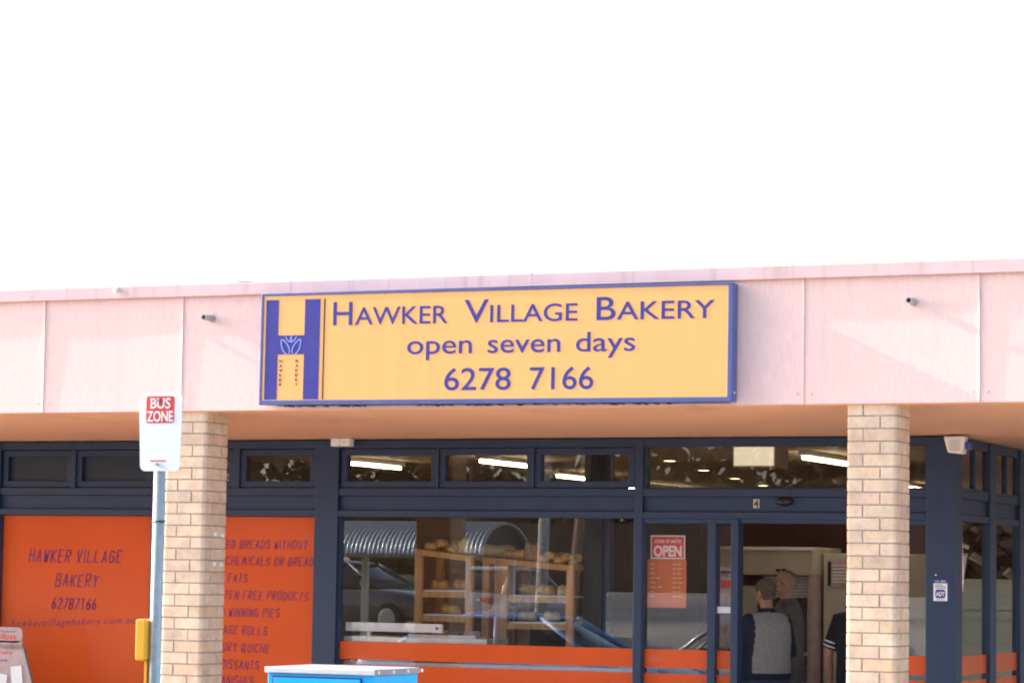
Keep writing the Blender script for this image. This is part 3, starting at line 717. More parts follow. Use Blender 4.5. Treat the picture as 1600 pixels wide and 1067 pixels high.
b = MB(); b.box(-7.785, -7.497, yo, yo+.004, 1.822, 2.008); b.build('border', M['white'], op)
b = MB(); b.box(-7.775, -7.507, yo-.002, yo-.0003, 1.832, 1.998); b.build('board', M['red'], op)
b = MB(); put_text(b, 'OPEN', -7.758, -7.524, 1.845, .078, yo-.0035, .001, offset=.035); b.build('lettering', M['white'], op); b = MB(); put_text(b, "come in we're", -7.752, -7.53, 1.948, .034, yo-.0035, .001, shear=.3, offset=.01); b.build('lettering', M['white'], op)
mn = thing('menu_card', 'orange menu card with pale rows of print below the red open sign', 'menu', (-7.64, 2.45, 1.6))
b = MB(); b.box(-7.815, -7.485, yo+.001, yo+.005, 1.44, 1.818); b.build('card', M['menu_orange'], mn)
b = MB(); rr = random.Random(8)
for i in range(8):
    z = 1.775-.036*i
    x = -7.79
    for k in range(rr.choice((1, 2, 2))): wd = rr.uniform(.03, .055); b.box(x, x+wd, yo-.0005, yo+.0006, z, z+.012); x += wd+.01
    x = -7.60
    for k in range(2): wd = rr.uniform(.025, .04); b.box(x, x+wd, yo-.0005, yo+.0006, z, z+.012); x += wd+.012
b.build('print_rows', mat('faded_print', (.72, .38, .24), .6), mn)
vs_ = thing('card_sticker', 'small white payment card notice on the narrow glass beside the door', 'sticker', (-7.15, 2.45, 1.6))
b = MB(); b.box(-7.205, -7.10, yo, yo+.003, 1.55, 1.765); b.build('card', M['poster_grey'], vs_)
b = MB(); put_text(b, 'VISA', -7.195, -7.135, 1.69, .022, yo-.0015, .001, shear=.2, offset=.02); b.box(-7.2, -7.105, yo-.0015, yo-.0003, 1.715, 1.735); b.build('lettering', M['ink'], vs_)
b = MB(); b.box(-7.195, -7.11, yo-.0015, yo-.0003, 1.60, 1.665); b.build('red_block', M['red'], vs_)
pb = thing('door_label', 'white strip with blue edges across the narrow glass beside the door', 'label', (-7.15, 2.45, 1.45))
b = MB(); b.box(-7.218, -7.08, YG-.0035, YG-.002, 1.408, 1.458); b.build('strip', M['white'], pb)
b = MB(); b.box(-7.218, -7.08, YG-.0038, YG-.002, 1.396, 1.408); b.box(-7.218, -7.08, YG-.0038, YG-.002, 1.458, 1.466); b.build('blue_edge', M['sign_blue'], pb)
bn = thing('paper_banner', 'tapering white paper banner hanging inside the side window by the corner post', 'banner', (-5.4, 2.75, 1.5))
b = MB(); b.hexa([(-5.365, 2.555, 1.30), (-5.365, 2.60, 1.28), (-5.375, 2.60, 1.28), (-5.375, 2.555, 1.30), (-5.365, 2.62, 1.86), (-5.365, 2.95, 1.88), (-5.375, 2.95, 1.88), (-5.375, 2.62, 1.86)])
b.build('sheet', M['white'], bn)
b = MB(); b.tube([(-5.37, 2.60, 1.885), (-5.37, 2.97, 1.89)], .008, 8); b.build('rod', M['alu'], bn)

# ================================================================== INSIDE THE SHOP
def lamp(name, label, x, y, ln):
    t = thing(name, label, 'ceiling light', (x, y, 2.8), 'ceiling tube lights inside the shop')
    b = MB(); b.box(x-.035, x+.035, y-ln/2-.04, y+ln/2+.04, 2.757, 2.798); b.build('housing', M['white'], t)
    b = MB()
    b.tube([(x, y-ln/2, 2.735), (x, y+ln/2, 2.735)], .014, 10)
    b.build('lamp_tube', M['tube'], t)
for x, y, ln, lb_ in ((-12.2, 6.3, 1.5, 'lit ceiling tube light behind the left pane above the bakery window'), (-10.65, 6.25, 1.4, 'lit ceiling tube light behind the middle pane above the bakery window'), (-11.3, 9.7, 1.4, 'lit ceiling tube light behind the right pane above the bakery window'),
                      (-11.75, 13.2, 1.8, 'lit ceiling tube light low at the left end of the pane above the door'), (-7.35, 5.9, 1.7, 'bright ceiling tube light left of the right brick pillar above the door'), (-8.43, 13.0, 1.6, 'lit ceiling tube light seen right of the right brick pillar')):
    lamp('ceiling_light', lb_, x, y, ln)
for i, (x, y) in enumerate(((-9.206, 6.73), (-9.62, 8.87), (-10.02, 11.03), (-10.39, 13.13))):
    t = thing('downlight', ('first and largest', 'second', 'third', 'last and smallest')[i]+' of four small round ceiling spots above the door', 'downlight', (x, y, 2.8), 'round downlights above the door')
    b = MB(); n = 16
    def rg(r, z): return [(x+r*math.cos(2*math.pi*j/n), y+r*math.sin(2*math.pi*j/n), z) for j in range(n)]
    b.rings([rg(.09, 2.799), rg(.09, 2.787), rg(.06, 2.787), rg(.06, 2.799)]); b.build('rim', M['cream'], t)
    b = MB(); b.rings([rg(.058, 2.796), rg(.058, 2.788)]); b.build('bulb', M['downlight'], t)
cb = thing('ceiling_box', 'square cream box hanging behind the pane above the door', 'ceiling box', (-7.27, 3.5, 2.8))
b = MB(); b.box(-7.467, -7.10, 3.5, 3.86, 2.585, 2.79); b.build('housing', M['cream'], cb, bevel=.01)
b = MB(); b.box(-7.455, -7.112, 3.494, 3.4995, 2.60, 2.775); b.build('glow_cover', emit('faint_cream_glow', (1.0, .93, .74), .19), cb, bevel=.002)  # front cover given a faint emission, added to brighten the box

def make_rack(name, label, x0, x1, y0, y1, zl, zr, nposts, shelves, slats=True):
    t = thing(name, label, 'bread rack', ((x0+x1)/2, y0, 0))
    def zt(x): return zl+(zr-zl)*(x-x0)/(x1-x0)
    for i in range(nposts):
        x = x0+(x1-x0-.065)*i/(nposts-1)
        for y in (y0, y1-.045):
            b = MB(); b.box(x, x+.065, y, y+.045, .012, zt(x)-.051); b.build('post', M['wood'], t, bevel=.003)
    for y in (y0-.004, y1-.045):
        b = MB(); b.hexa([(x0, y, zl-.05), (x1, y, zr-.05), (x1, y+.05, zr-.05), (x0, y+.05, zl-.05), (x0, y, zl), (x1, y, zr), (x1, y+.05, zr), (x0, y+.05, zl)]); b.build('top_rail', M['wood'], t, bevel=.003)
    b = MB(); b.hexa([(x0, y0+.047, zl-.02), (x1, y0+.047, zr-.02), (x1, y1-.046, zr-.02), (x0, y1-.046, zl-.02), (x0, y0+.047, zl-.004), (x1, y0+.047, zr-.004), (x1, y1-.046, zr-.004), (x0, y1-.046, zl-.004)]); b.build('top_shelf', M['wood'], t)
    for z in shelves:
        b = MB(); b.box(x0+.066, x1-.066, y0+.05, y1-.05, z, z+.016); b.build('shelf', M['alu'], t)
        b = MB(); b.box(x0+.066, x1-.066, y0+.01, y0+.03, z-.045, z-.002); b.build('shelf_rail', M['wood'], t)
    return zt
zA = make_rack('bread_rack', 'left wooden bread rack with sloping top behind the bakery window', -10.09, -9.555, 2.98, 3.45, 1.888, 1.832, 2, (1.53, 1.33))
zB = make_rack('bread_rack', 'right wooden bread rack with buns on top behind the bakery window', -9.36, -8.70, 3.10, 3.60, 1.815, 1.765, 2, (1.50, 1.28))
zC = make_rack('bread_rack', 'middle wooden bread rack with a paper bag on top behind the bakery window', -9.545, -9.37, 3.15, 3.7, 1.825, 1.815, 2, (1.40,))
# loaves
def loaf(label, x, y, z, L, wd, h, rz, m, top=.0, grp=None, name='bread_loaf'):
    b = MB(); rs = []
    for i in range(9):
        t = i/8; u = -L/2+L*t; s = (1-abs(2*t-1)**3.2*.75)
        rs.append([(u, wd/2*s*math.copysign(abs(math.cos(a))**.8, math.cos(a)), max(0, h/2+h/2*math.sin(a)*(s if math.sin(a) > 0 else 1))*(1+.08*math.sin(9*t))) for a in [2*math.pi*k/12 for k in range(12)]])
    b.rings(rs)
    o = b.build(name, m, None, smooth=True); o.location = (x, y, z); o.rotation_euler = (0, 0, rz)
    setp(o, label, 'bread', grp); ORG[o.name] = Vector(); return o
rr = random.Random(21); gl_ = 'loaves on the bread racks'
for i in range(9):
    x = -9.98+.034*i; loaf('one of the small crusty rolls heaped on top of the left wooden bread rack', x, 3.06+.08*(i % 3), zA(x)+.035*(i % 2), .11, .10, .07, rr.uniform(0, 3), M['crust'], grp='rolls heaped on the left rack', name='bread_roll')
x = -9.70
b = MB(); b.prism([(-.075, 0), (.075, 0), (.045, .075), (.015, .135), (-.02, .09)], 'y', -.07, .07); o = b.build('bread_wedge', M['crumb'], None, bevel=.012); o.location = (x, 3.14, zA(x)+.006); setp(o, 'tall pale wedge of bread standing at the right end of the left rack', 'bread')
loaf('long crusty stick loaf lying leftmost on the middle wooden rack', -9.50, 3.35, 1.825, .34, .13, .11, .3, M['crumb'], grp=gl_)
loaf('long crusty stick loaf lying against the left end of the right rack', -9.27, 3.25, zB(-9.27), .30, .12, .09, -.2, M['crust'], grp=gl_)
bagm = mat('brown_paper_bag', (.40, .22, .11), .85, var=.2, vscale=12, bump=.3, bscale=18)
b = MB(); b.hexa([(-.075, -.05, 0), (.075, -.05, 0), (.075, .05, 0), (-.075, .05, 0), (-.05, -.045, .15), (.09, -.045, .12), (.09, .045, .12), (-.05, .045, .15)]); o = b.build('paper_bag', bagm, None, bevel=.01); o.location = (-9.12, 3.22, zB(-9.12)+.004); setp(o, 'brown paper bread bag standing upright among the loaves on the right rack', 'bag')
for i in range(12):
    x = -8.985+.023*i; loaf('one of the golden buns at the right end of the right rack', x, 3.15+.06*(i % 3), zB(x)+.03*(i % 2), .09, .10, .065, 1.2+rr.uniform(-.4, .4), M['crust'], grp='buns in a row on the right rack', name='bread_bun')
for (x, y, z, s) in ((-9.95, 3.2, 1.546, 'left end of the upper shelf'), (-9.75, 3.2, 1.546, 'right end of the upper shelf'), (-9.85, 3.2, 1.346, 'lower shelf')):
    loaf('dark loaf on the %s of the left bread rack' % s, x, y, z, .16, .11, .09, .3, M['crust'], grp=gl_)
for k, (x, y, z) in enumerate(((-9.20, 3.32, 1.516), (-9.02, 3.30, 1.516), (-8.86, 3.34, 1.516), (-9.20, 3.32, 1.296), (-8.98, 3.32, 1.296), (-9.46, 3.4, 1.416))):
    loaf(('left', 'middle', 'right')[k % 3]+' loaf on the '+('upper shelf of the right bread rack' if k < 3 else 'lower shelf of the right bread rack') if k < 5 else 'single loaf on the shelf of the middle bread rack', x, y, z, .15, .11, .09, .2*k, M['crust'] if k % 2 else M['crumb'], grp=gl_)
# fridge, cabinet
fr_ = thing('display_fridge', 'large grey display fridge with a pale header behind the two men', 'fridge', (-8.0, 6.4, 0))
b = MB(); b.box(-8.45, -7.56, 6.02, 6.9, 1.72, 1.975); b.build('header', M['cream'], fr_, bevel=.008)
b = MB(); b.box(-8.45, -7.56, 6.0, 6.019, 1.945, 1.965); b.build('header_strip', M['white'], fr_)
b = MB(); b.box(-8.45, -8.40, 6.0, 6.9, .012, 1.719); b.box(-7.60, -7.56, 6.0, 6.9, .012, 1.719); b.box(-8.40, -7.60, 6.8, 6.9, .012, 1.719); b.build('cabinet', M['poster_grey'], fr_)
b = MB()
for i in range(24):
    for k in range(7):
        x = -8.02+.0178*i+(.009 if k % 2 else 0); z = 1.52+.028*k
        b.box(x, x+.0125, 6.05, 6.056, z, z+.018)
b.build('perforated_blind', M['white'], fr_)
b = MB(); b.box(-8.395, -8.10, 6.06, 6.08, 1.0, 1.62); b.build('notice_board', M['cream'], fr_)
for z in (1.0, .6, .25):
    b = MB(); b.box(-8.395, -7.605, 6.1, 6.78, z, z+.02); b.build('shelf', M['alu'], fr_)
cab = thing('tall_cabinet', 'tall cream cabinet against the maroon wall right of the grey fridge', 'cabinet', (-7.1, 6.5, 0))
b = MB(); b.box(-7.53, -6.55, 6.25, 6.95, .012, 1.925); b.build('body', M['cream'], cab, bevel=.008)
b = MB(); b.box(-7.08, -6.56, 6.238, 6.2495, .1, 1.90); b.build('door', M['cream'], cab, bevel=.003)
po = thing('notice_sheet', 'pale notice sheet with dark lines and a navy edge on the cream cabinet', 'notice', (-7.38, 6.24, 1.75))
b = MB(); b.box(-7.47, -7.27, 6.235, 6.238, 1.62, 1.86); b.build('sheet', M['poster_grey'], po)
b = MB(); b.box(-7.485, -7.455, 6.231, 6.2345, 1.63, 1.85); b.build('edge_band', M['cloth_navy'], po)
b = MB()
for i in range(6): b.box(-7.44, -7.29, 6.231, 6.2345, 1.66+.03*i, 1.672+.03*i)
b.build('print_rows', M['white'], po)
# counter with tray in the window
tr = thing('tray', 'low silver tray holding small packets on the shelf behind the bakery window', 'tray', (-9.7, 2.7, 1.158))
b = MB(); b.box(-9.95, -9.35, 2.6, 2.85, 1.158, 1.168); b.box(-9.95, -9.35, 2.6, 2.606, 1.168, 1.182); b.build('tray_base', M['alu'], tr)
for i in range(4):
    o = MB(); x = -9.9+.14*i; o.box(x, x+.1, 2.64, 2.78, 1.1685, 1.205+.012*(i % 2)); q = o.build('bread_packet', [M['poster_grey'], M['cream'], M['sign_blue'], M['poster_grey']][i], None, bevel=.015)
    setp(q, ['grey packet at the left end of the silver tray', 'cream packet left of the blue one on the silver tray', 'blue packet on the silver tray', 'grey packet at the right end of the silver tray'][i], 'packet', 'packets on the tray')

# ================================================================== PEOPLE
def fuse(mb, voxel=.009, smooth=4):
    """union of overlapping shapes as one continuous smooth mesh"""
    me = bpy.data.meshes.new('fuse_tmp'); me.from_pydata(mb.v, [], mb.f)
    bm = bmesh.new(); bm.from_mesh(me); bmesh.ops.recalc_face_normals(bm, faces=bm.faces); bm.to_mesh(me); bm.free()
    o = bpy.data.objects.new('fuse_tmp', me); C.objects.link(o)
    r = o.modifiers.new('r', 'REMESH'); r.mode = 'VOXEL'; r.voxel_size = voxel
    s = o.modifiers.new('s', 'SMOOTH'); s.iterations = smooth; s.factor = .5
    dg = bpy.context.evaluated_depsgraph_get(); dg.update()
    out = bpy.data.meshes.new_from_object(o.evaluated_get(dg))
    bpy.data.objects.remove(o); bpy.data.meshes.remove(me)
    return out
def fused(name, mb, mats, parent, voxel=.009, smooth=4, zone=None):
    me = fuse(mb, voxel, smooth); me.name = name; me.materials.clear()
    mats = mats if isinstance(mats, (list, tuple)) else [mats]
    for m in mats: me.materials.append(m)
    if zone:
        for p in me.polygons: p.material_index = zone(p.center)
    return link(name, me, parent, smooth=True)
def loft(mb, rows, n=24, e=.9):
    rs = []
    for z, rx, ry, cy in rows:
        rs.append([(math.copysign(abs(math.cos(a))**e, math.cos(a))*rx, cy+math.copysign(abs(math.sin(a))**e, math.sin(a))*ry, z) for a in [2*math.pi*k/n for k in range(n)]])
    mb.rings(rs)
def rotz(p, a, c=(0, 0)):
    x, y = p[0]-c[0], p[1]-c[1]
    return (c[0]+x*math.cos(a)-y*math.sin(a), c[1]+x*math.sin(a)+y*math.cos(a), p[2])

def person(label, loc, rz, H, yaw, arms, topm, lowm, hairm, zone=None, sleeve=1.0, nod=0.0, bald=False, long_hair=False, glasses=False, fat=1.0, stripes=False, text=False, step=.0):
    t = thing('person', label, 'person', loc, rot=(0, 0, rz)); s = H/1.75; t.scale = (s, s, s)
    hc = (0, -.012)
    def hd(p): # head frame -> local, with turn and nod about the neck
        x, y, z = p; dz = z-1.52
        y2 = y*math.cos(nod)+dz*math.sin(nod)*-1; z2 = 1.52+dz*math.cos(nod)+y*math.sin(nod)
        return rotz((x, y2, z2), yaw, (0, 0))
    def hball(mb, c, r, n=18, k=12):
        q = MB(); q.ball(c, r, n, k); mb.add([hd(p) for p in q.v], q.f)
    # --- body: one continuous surface
    b = MB()
    hball(b, (0, .008, 1.655), (.076, .096, .095)); hball(b, (0, -.022, 1.60), (.060, .070, .078)); hball(b, (0, -.055, 1.555), (.030, .030, .026))
    hball(b, (0, -.100, 1.615), (.013, .018, .017), 10, 8); hball(b, (0, -.090, 1.638), (.009, .013, .028), 10, 8)          # nose
    hball(b, (0, -.076, 1.668), (.052, .018, .012), 12, 8)                                                                  # brow
    hball(b, (0, -.084, 1.580), (.022, .010, .008), 10, 8)                                                                  # lips
    for e in (-1, 1):
        hball(b, (e*.078, .012, 1.625), (.010, .022, .034), 10, 8); hball(b, (e*.040, -.068, 1.615), (.022, .018, .018), 10, 8)
    b.tube([(0, .022, 1.40), (0, .014, 1.47), hd((0, .006, 1.58))], [.066, .056, .052], 16)
    loft(b, [(.88, .15*fat, .11*fat, 0), (.98, .15*fat, .11*fat, 0), (1.10, .135*fat, .095*fat, 0), (1.28, .155*fat, .105*fat, 0), (1.39, .125, .075, .01), (1.45, .055, .055, .018)])
    wr = {}
    for e, (el, wri, curl) in zip((1, -1), arms):
        sh = Vector((e*.175, .01, 1.405)); el = Vector(el); wri = Vector(wri)
        b.tube([sh, sh.lerp(el, .5), el, el.lerp(wri, .35), wri], [.046, .046, .040, .041, .028], 14)
        b.ball(sh, .044, 12, 8)
        d = (wri-el).normalized(); side_ = Vector((0, -1, 0)); side_ = (side_-d*side_.dot(d)); 
        if side_.length < .3: side_ = Vector((0, 0, 1))-d*d.z
        side_.normalize(); nrm = d.cross(side_)*e
        pc = wri+d*.055
        q = MB(); q.ball((0, 0, 0), (.040, .016, .056), 14, 10)
        b.add([(pc+side_*p[0]+nrm*p[1]+d*p[2])[:] for p in q.v], q.f)
        b.tube([wri-d*.01, wri+d*.03], [.028, .030], 12)
        for i, (off, ln) in enumerate(((.030, .068), (.010, .078), (-.010, .073), (-.029, .058))):
            r0 = wri+d*.092+side_*off; P = [r0-d*.03]; dd = d.copy()
            for k in range(4):
                P.append(P[-1]+dd*(ln/3 if k else .03)); dd = (dd+nrm*-curl*.45).normalized()
            b.tube(P, [.0095, .0095, .0090, .0085, .0075], 9)
        th = wri+d*.03+side_*.03
        b.tube([th-side_*.01, th+side_*.022+d*.022-nrm*.008, th+side_*.034+d*.05-nrm*.014, th+side_*.032+d*.072-nrm*.02], [.013, .0125, .011, .009], 9)
    for e in (-1, 1): b.tube([(e*.085, .0, .92), (e*.095, -.01+e*step*.4, .50), (e*.098, .02+e*step, .09)], [.078, .052, .034], 14)
    fused('body', b, M['skin'], t, .0065, 3)
    # eyes and hair
    for e in (-1, 1):
        q = MB(); q.ball((e*.032, -.0745, 1.640), (.0125, .008, .006), 10, 6); q.v = [hd(p) for p in q.v]; q.build('eye', M['eye'], t, smooth=True, local=True)
    q = MB()
    hr = .082 if not bald else .078
    q.ball((0, .016, 1.665), (hr, .099, .094 if not bald else .090), 26, 16)
    if long_hair: q.ball((0, .05, 1.60), (.078, .07, .12), 20, 12)
    else: q.ball((0, .05, 1.60), (.066, .05, .05), 16, 10)
    keep = []; V = q.v
    def cut(f):
        c = [sum(V[i][k] for i in f)/len(f) for k in range(3)]
        if long_hair: return c[1] < -.045 and c[2] < 1.70
        lim = 1.69 if c[1] < -.05 else (1.655 if c[1] < .0 else 1.575)
        if bald and c[2] > 1.692: return True
        return c[2] < lim
    q.f = [f for f in q.f if not cut(f)]; q.m = [0]*len(q.f); q.v = [hd(p) for p in q.v]
    rr = random.Random(int(H*100)); q.v = [(p[0]+rr.uniform(-.002, .002), p[1]+rr.uniform(-.002, .002), p[2]+rr.uniform(-.002, .002)) for p in q.v]
    q.build('hair', hairm, t, smooth=True, local=True)
    if glasses:
        q = MB(); q.tube([(-.080, .05, 1.675), (-.070, -.02, 1.725), (-.03, -.052, 1.742), (.03, -.052, 1.742), (.070, -.02, 1.725), (.080, .05, 1.675)], .004, 8)
        for e in (-1, 1): q.ball((e*.034, -.050, 1.742), (.028, .014, .011), 14, 8)
        q.v = [hd(p) for p in q.v]; q.build('sunglasses', M['black'], t, smooth=True, local=True)
    # clothing
    b = MB()
    hem = .90 if not stripes else .86
    loft(b, [(hem, .192*fat, .140*fat, 0), (hem+.05, .198*fat, .146*fat, 0), (1.08, .192*fat, .138*fat, 0), (1.26, .200*fat, .138*fat, .004), (1.37, .195*fat, .120*fat, .01), (1.44, .158, .098, .015), (1.475, .080, .076, .018)], 28)
    for e, (el, wri, curl) in zip((1, -1), arms):
        sh = Vector((e*.178, .01, 1.395)); el = Vector(el); wri = Vector(wri)
        P = [Vector((e*.06, .012, 1.42)), sh, sh.lerp(el, .5), el, el.lerp(wri, .5), el.lerp(wri, .93)]; Rr = [.065, .074, .066, .060, .054, .045]
        if sleeve < 1: P = P[:2]+[sh.lerp(el, .45), sh.lerp(el, .82)]; Rr = [.06, .068, .064, .066]
        b.tube(P, Rr, 16)
    b.tube([(0, .020, 1.45), (0, .016, 1.505)], [.080, .070], 20)
    top = fused('jacket' if zone else ('polo_shirt' if stripes else 'sweater'), b, topm, t, .010, 5, zone)
    if stripes:
        el = Vector(arms[0][0])
        for e, (el, wri, c_) in zip((1, -1), arms):
            sh = Vector((e*.178, .01, 1.395)); el = Vector(el)
            for f0 in (.60, .72):
                q = MB(); q.tube([sh.lerp(el, f0), sh.lerp(el, f0+.045)], .0685, 20); q.build('sleeve_stripe', M['white'], top, smooth=True, local=True)
    b = MB()
    loft(b, [(.80, .175*fat, .125*fat, 0), (.86, .182*fat, .132*fat, 0), (.97, .178*fat, .128*fat, 0), (1.02, .168*fat, .120*fat, 0)], 24)
    for e in (-1, 1): b.tube([(e*.088, .0, .90), (e*.094, .0, .72), (e*.098, -.01+e*step*.4, .48), (e*.10, .02+e*step, .07)], [.100, .088, .074, .066], 16)
    fused('trousers', b, lowm, t, .011, 5)
    for e in (-1, 1):
        q = MB(); q.ball((e*.10, -.03+e*step, .045), (.047, .125, .045), 18, 10); q.v = [(p[0], p[1], max(p[2], .013)) for p in q.v]; q.build('shoe', M['shoe'], t, smooth=True, local=True)
    if text:   # white letters along the outer left sleeve
        q = MB(); put_text(q, 'TOWN', 0, .19, 0, .062, 0, .002, offset=.02)
        q.v = [(.336-.34*(.075+p[2]-.25*p[0])+p[1], -.10+p[0], 1.215+p[2]-.25*p[0]) for p in q.v]
        q.v = [rotz((x, y, z), 0) for x, y, z in q.v]; q.build('sleeve_lettering', M['wool_grey'], top, local=True)
        q = MB(); put_text(q, 'U', 0, .05, 0, .07, 0, .002, offset=.02); q.v = [(.205-p[1], -.09+p[0], .98+p[2]) for p in q.v]
        q.build('pocket_lettering', M['wool_grey'], top, local=True)
    return t

def jacket_zone(c):
    if c.z < .955: return 1
    if abs(c.x) > .178+.06*max(0, 1.40-c.z): return 1
    if c.z > 1.47: return 1
    if c.y < -.02: return 1 if abs(c.x) > .10 else 0
    return 0
person('grey haired man in a grey and navy lettered jacket with his back turned', (-7.17, 3.50, .012), rad(233), 1.665, rad(3),
       [((.265, -.03, 1.14), (.20, -.26, 1.10), .5), ((-.26, .0, 1.13), (-.16, -.22, 1.06), .5)], [M['wool_grey'], M['cloth_navy']], M['jeans'], M['grey_hair'], zone=jacket_zone, text=True, fat=1.18, nod=.10)
person('balding man in a grey brown sweater with sunglasses on his head', (-7.175, 4.05, .012), rad(272), 1.755, rad(60),
       [((.25, .02, 1.12), (.20, -.18, .99), .4), ((-.25, .03, 1.12), (-.22, -.12, .93), .4)], M['sweater'], M['grey_jeans'], M['pale_hair'], bald=True, glasses=True, nod=.06, step=.06)
person('person in a black shirt with white sleeve bands beside the right brick pillar', (-6.40, 3.55, .012), rad(172), 1.69, rad(-10),
       [((.27, .03, 1.10), (.285, -.04, .86), .35), ((-.27, .03, 1.10), (-.27, -.05, .86), .35)], M['black_cloth'], M['black_cloth'], M['black_hair'], sleeve=.7, long_hair=True, stripes=True)

# ================================================================== ACROSS THE ROAD (seen in the glass)
sh = thing('bus_shelter', 'bus shelter with a curved corrugated steel roof, mirrored in the bakery window', 'bus shelter', (-20.5, -17.6, 0))
SX0, SX1, SY, SR, SZ = -23.6, -17.75, -17.7, .95, 1.97
b = MB(); rs = []
nx = 76*6
for i in range(nx+1):
    x = SX0+(SX1-SX0)*i/nx; rip = .011*math.sin(2*math.pi*i/6)
    rs.append([(x, SY+(SR+rip)*math.cos(a), SZ+(.575+rip)*math.sin(a)) for a in [math.pi*k/20 for k in range(21)]]+[(x, SY+(SR+rip-.03)*math.cos(a), SZ+(.575+rip-.03)*math.sin(a)) for a in [math.pi*k/20 for k in range(20, -1, -1)]])
b.rings(rs); b.build('roof', M['corrugated'], sh, smooth=True)
b = MB(); b.prism([(SY+(SR-.04)*math.cos(a), SZ+.53*math.sin(a)) for a in [math.pi*k/24 for k in range(25)]], 'x', SX1-.12, SX1-.08); b.build('end_panel', M['dark_panel'], sh)
for x in (SX0+.3, -20.7, SX1-.3):
    for y in (SY-SR+.05, SY+SR-.05):
        b = MB(); b.box(x-.05, x+.05, y-.05, y+.05, 0, SZ+.02); b.build('post', M['white'], sh, bevel=.008)
b = MB(); b.box(SX0+.2, -20.9, SY-SR+.08, SY-SR+.11, .2, .95); b.build('back_panel', M['dark_panel'], sh)
b = MB(); b.box(SX0+.6, SX1-1.6, SY-.6, SY-.2, .42, .47); b.box(SX0+.8, SX0+.9, SY-.55, SY-.25, 0, .42); b.box(SX1-2, SX1-1.9, SY-.55, SY-.25, 0, .42); b.build('bench', M['wood'], sh)

def make_car(name, label, loc, rz, paint, group='parked cars mirrored in the shop windows'):
    t = thing(name, label, 'car', loc, group, (0, 0, rz))
    st_ = [(-2.22, .38, .70, .62), (-2.16, .30, .88, .74), (-1.95, .24, .96, .83), (-1.2, .22, .95, .87), (0, .22, .92, .88), (.95, .22, .90, .87), (1.5, .24, .86, .85), (1.95, .28, .76, .79), (2.16, .32, .66, .68), (2.22, .36, .58, .55)]
    b = MB(); rs = []
    for x, zb, zt, hw in st_:
        h = zt-zb
        half = [(0, zb), (hw*.85, zb), (hw*.97, zb+h*.18), (hw, zb+h*.5), (hw*.97, zb+h*.78), (hw*.90, zb+h*.93), (hw*.72, zt), (0, zt+.015)]
        rs.append([(x, y, z) for y, z in half]+[(x, -y, z) for y, z in reversed(half[1:-1])])
    b.rings(rs); body = b.build('body', paint, t, smooth=True, local=True)
    s = body.modifiers.new('sub', 'SUBSURF'); s.levels = 1; s.render_levels = 2
    b = MB(); rs = []
    for z, xa, xb, hw in ((.90, -1.72, 1.12, .76), (1.08, -1.50, .78, .70), (1.28, -1.18, .42, .60), (1.375, -.95, .22, .53), (1.40, -.7, .05, .42)):
        rs.append([((xa+xb)/2+(xb-xa)/2*math.copysign(abs(math.cos(a))**.45, math.cos(a)), hw*math.copysign(abs(math.sin(a))**.45, math.sin(a)), z) for a in [2*math.pi*k/28 for k in range(28)]])
    b.rings(rs); b.build('cabin_glass', M['car_glass'], t, smooth=True, local=True)
    b = MB(); rs = []
    for z, xa, xb, hw in ((1.345, -1.10, .36, .590), (1.385, -1.0, .26, .565), (1.415, -.80, .08, .46), (1.425, -.5, -.15, .25)):
        rs.append([((xa+xb)/2+(xb-xa)/2*math.copysign(abs(math.cos(a))**.45, math.cos(a)), hw*math.copysign(abs(math.sin(a))**.45, math.sin(a)), z) for a in [2*math.pi*k/28 for k in range(28)]])
    b.rings(rs); b.build('roof', paint, t, smooth=True, local=True)
    for e in (-1, 1):
        for P in ([(1.04, e*.71, .90), (.68, e*.655, 1.10), (.26, e*.56, 1.36)], [(-1.66, e*.71, .92), (-1.40, e*.65, 1.12), (-1.0, e*.56, 1.36)], [(-.25, e*.745, .90), (-.30, e*.585, 1.36)]):
            b = MB(); b.tube(P, .032, 8); b.build('window_pillar', paint, t, smooth=True, local=True)
    for x in (-1.33, 1.36):
        for e in (-1, 1):
            b = MB(); n = 28
            def rg(y, r): return [(x+r*math.cos(2*math.pi*j/n), y, .31+r*math.sin(2*math.pi*j/n)) for j in range(n)]
            b.rings([rg(e*.66, .26), rg(e*.67, .31), rg(e*.86, .31), rg(e*.885, .28), rg(e*.885, .20)]); wh = b.build('wheel', M['tyre'], t, smooth=False, local=True)
            b = MB(); b.rings([rg(e*.87, .20), rg(e*.888, .195), rg(e*.896, .16), rg(e*.899, .05)]); b.build('rim', M['galv'], wh, local=True)
    for e in (-1, 1):
        b = MB(); b.ball((2.07, e*.55, .66), (.10, .15, .065), 14, 8); b.build('headlight', M['clear_lens'], t, smooth=True, local=True)
        b = MB(); b.ball((-2.12, e*.58, .80), (.07, .16, .075), 14, 8); b.build('tail_light', M['red_lens'], t, smooth=True, local=True)
        b = MB(); b.ball((.82, e*.90, .98), (.07, .09, .06), 12, 8); b.build('door_mirror', paint, t, smooth=True, local=True)
    return t
make_car('parked_car', 'bright blue car parked at the kerb mirrored low in the bakery window', (-13.1, -8.0, -.165), 0, M['car_blue'])
make_car('parked_car', 'pale silver car mirrored low in the glass beside the orange menu', (-10.6, -11.3, -.17), rad(10), M['car_silver'])
make_car('parked_car', 'silver car with red tail lights mirrored behind the bread racks', (-20.7, -24.5, .46), rad(-88), M['car_silver'])
make_car('parked_car', 'dark car mirrored under the curved shelter roof in the bakery window', (-24.9, -26.5, .55), rad(6), M['car_dark'])

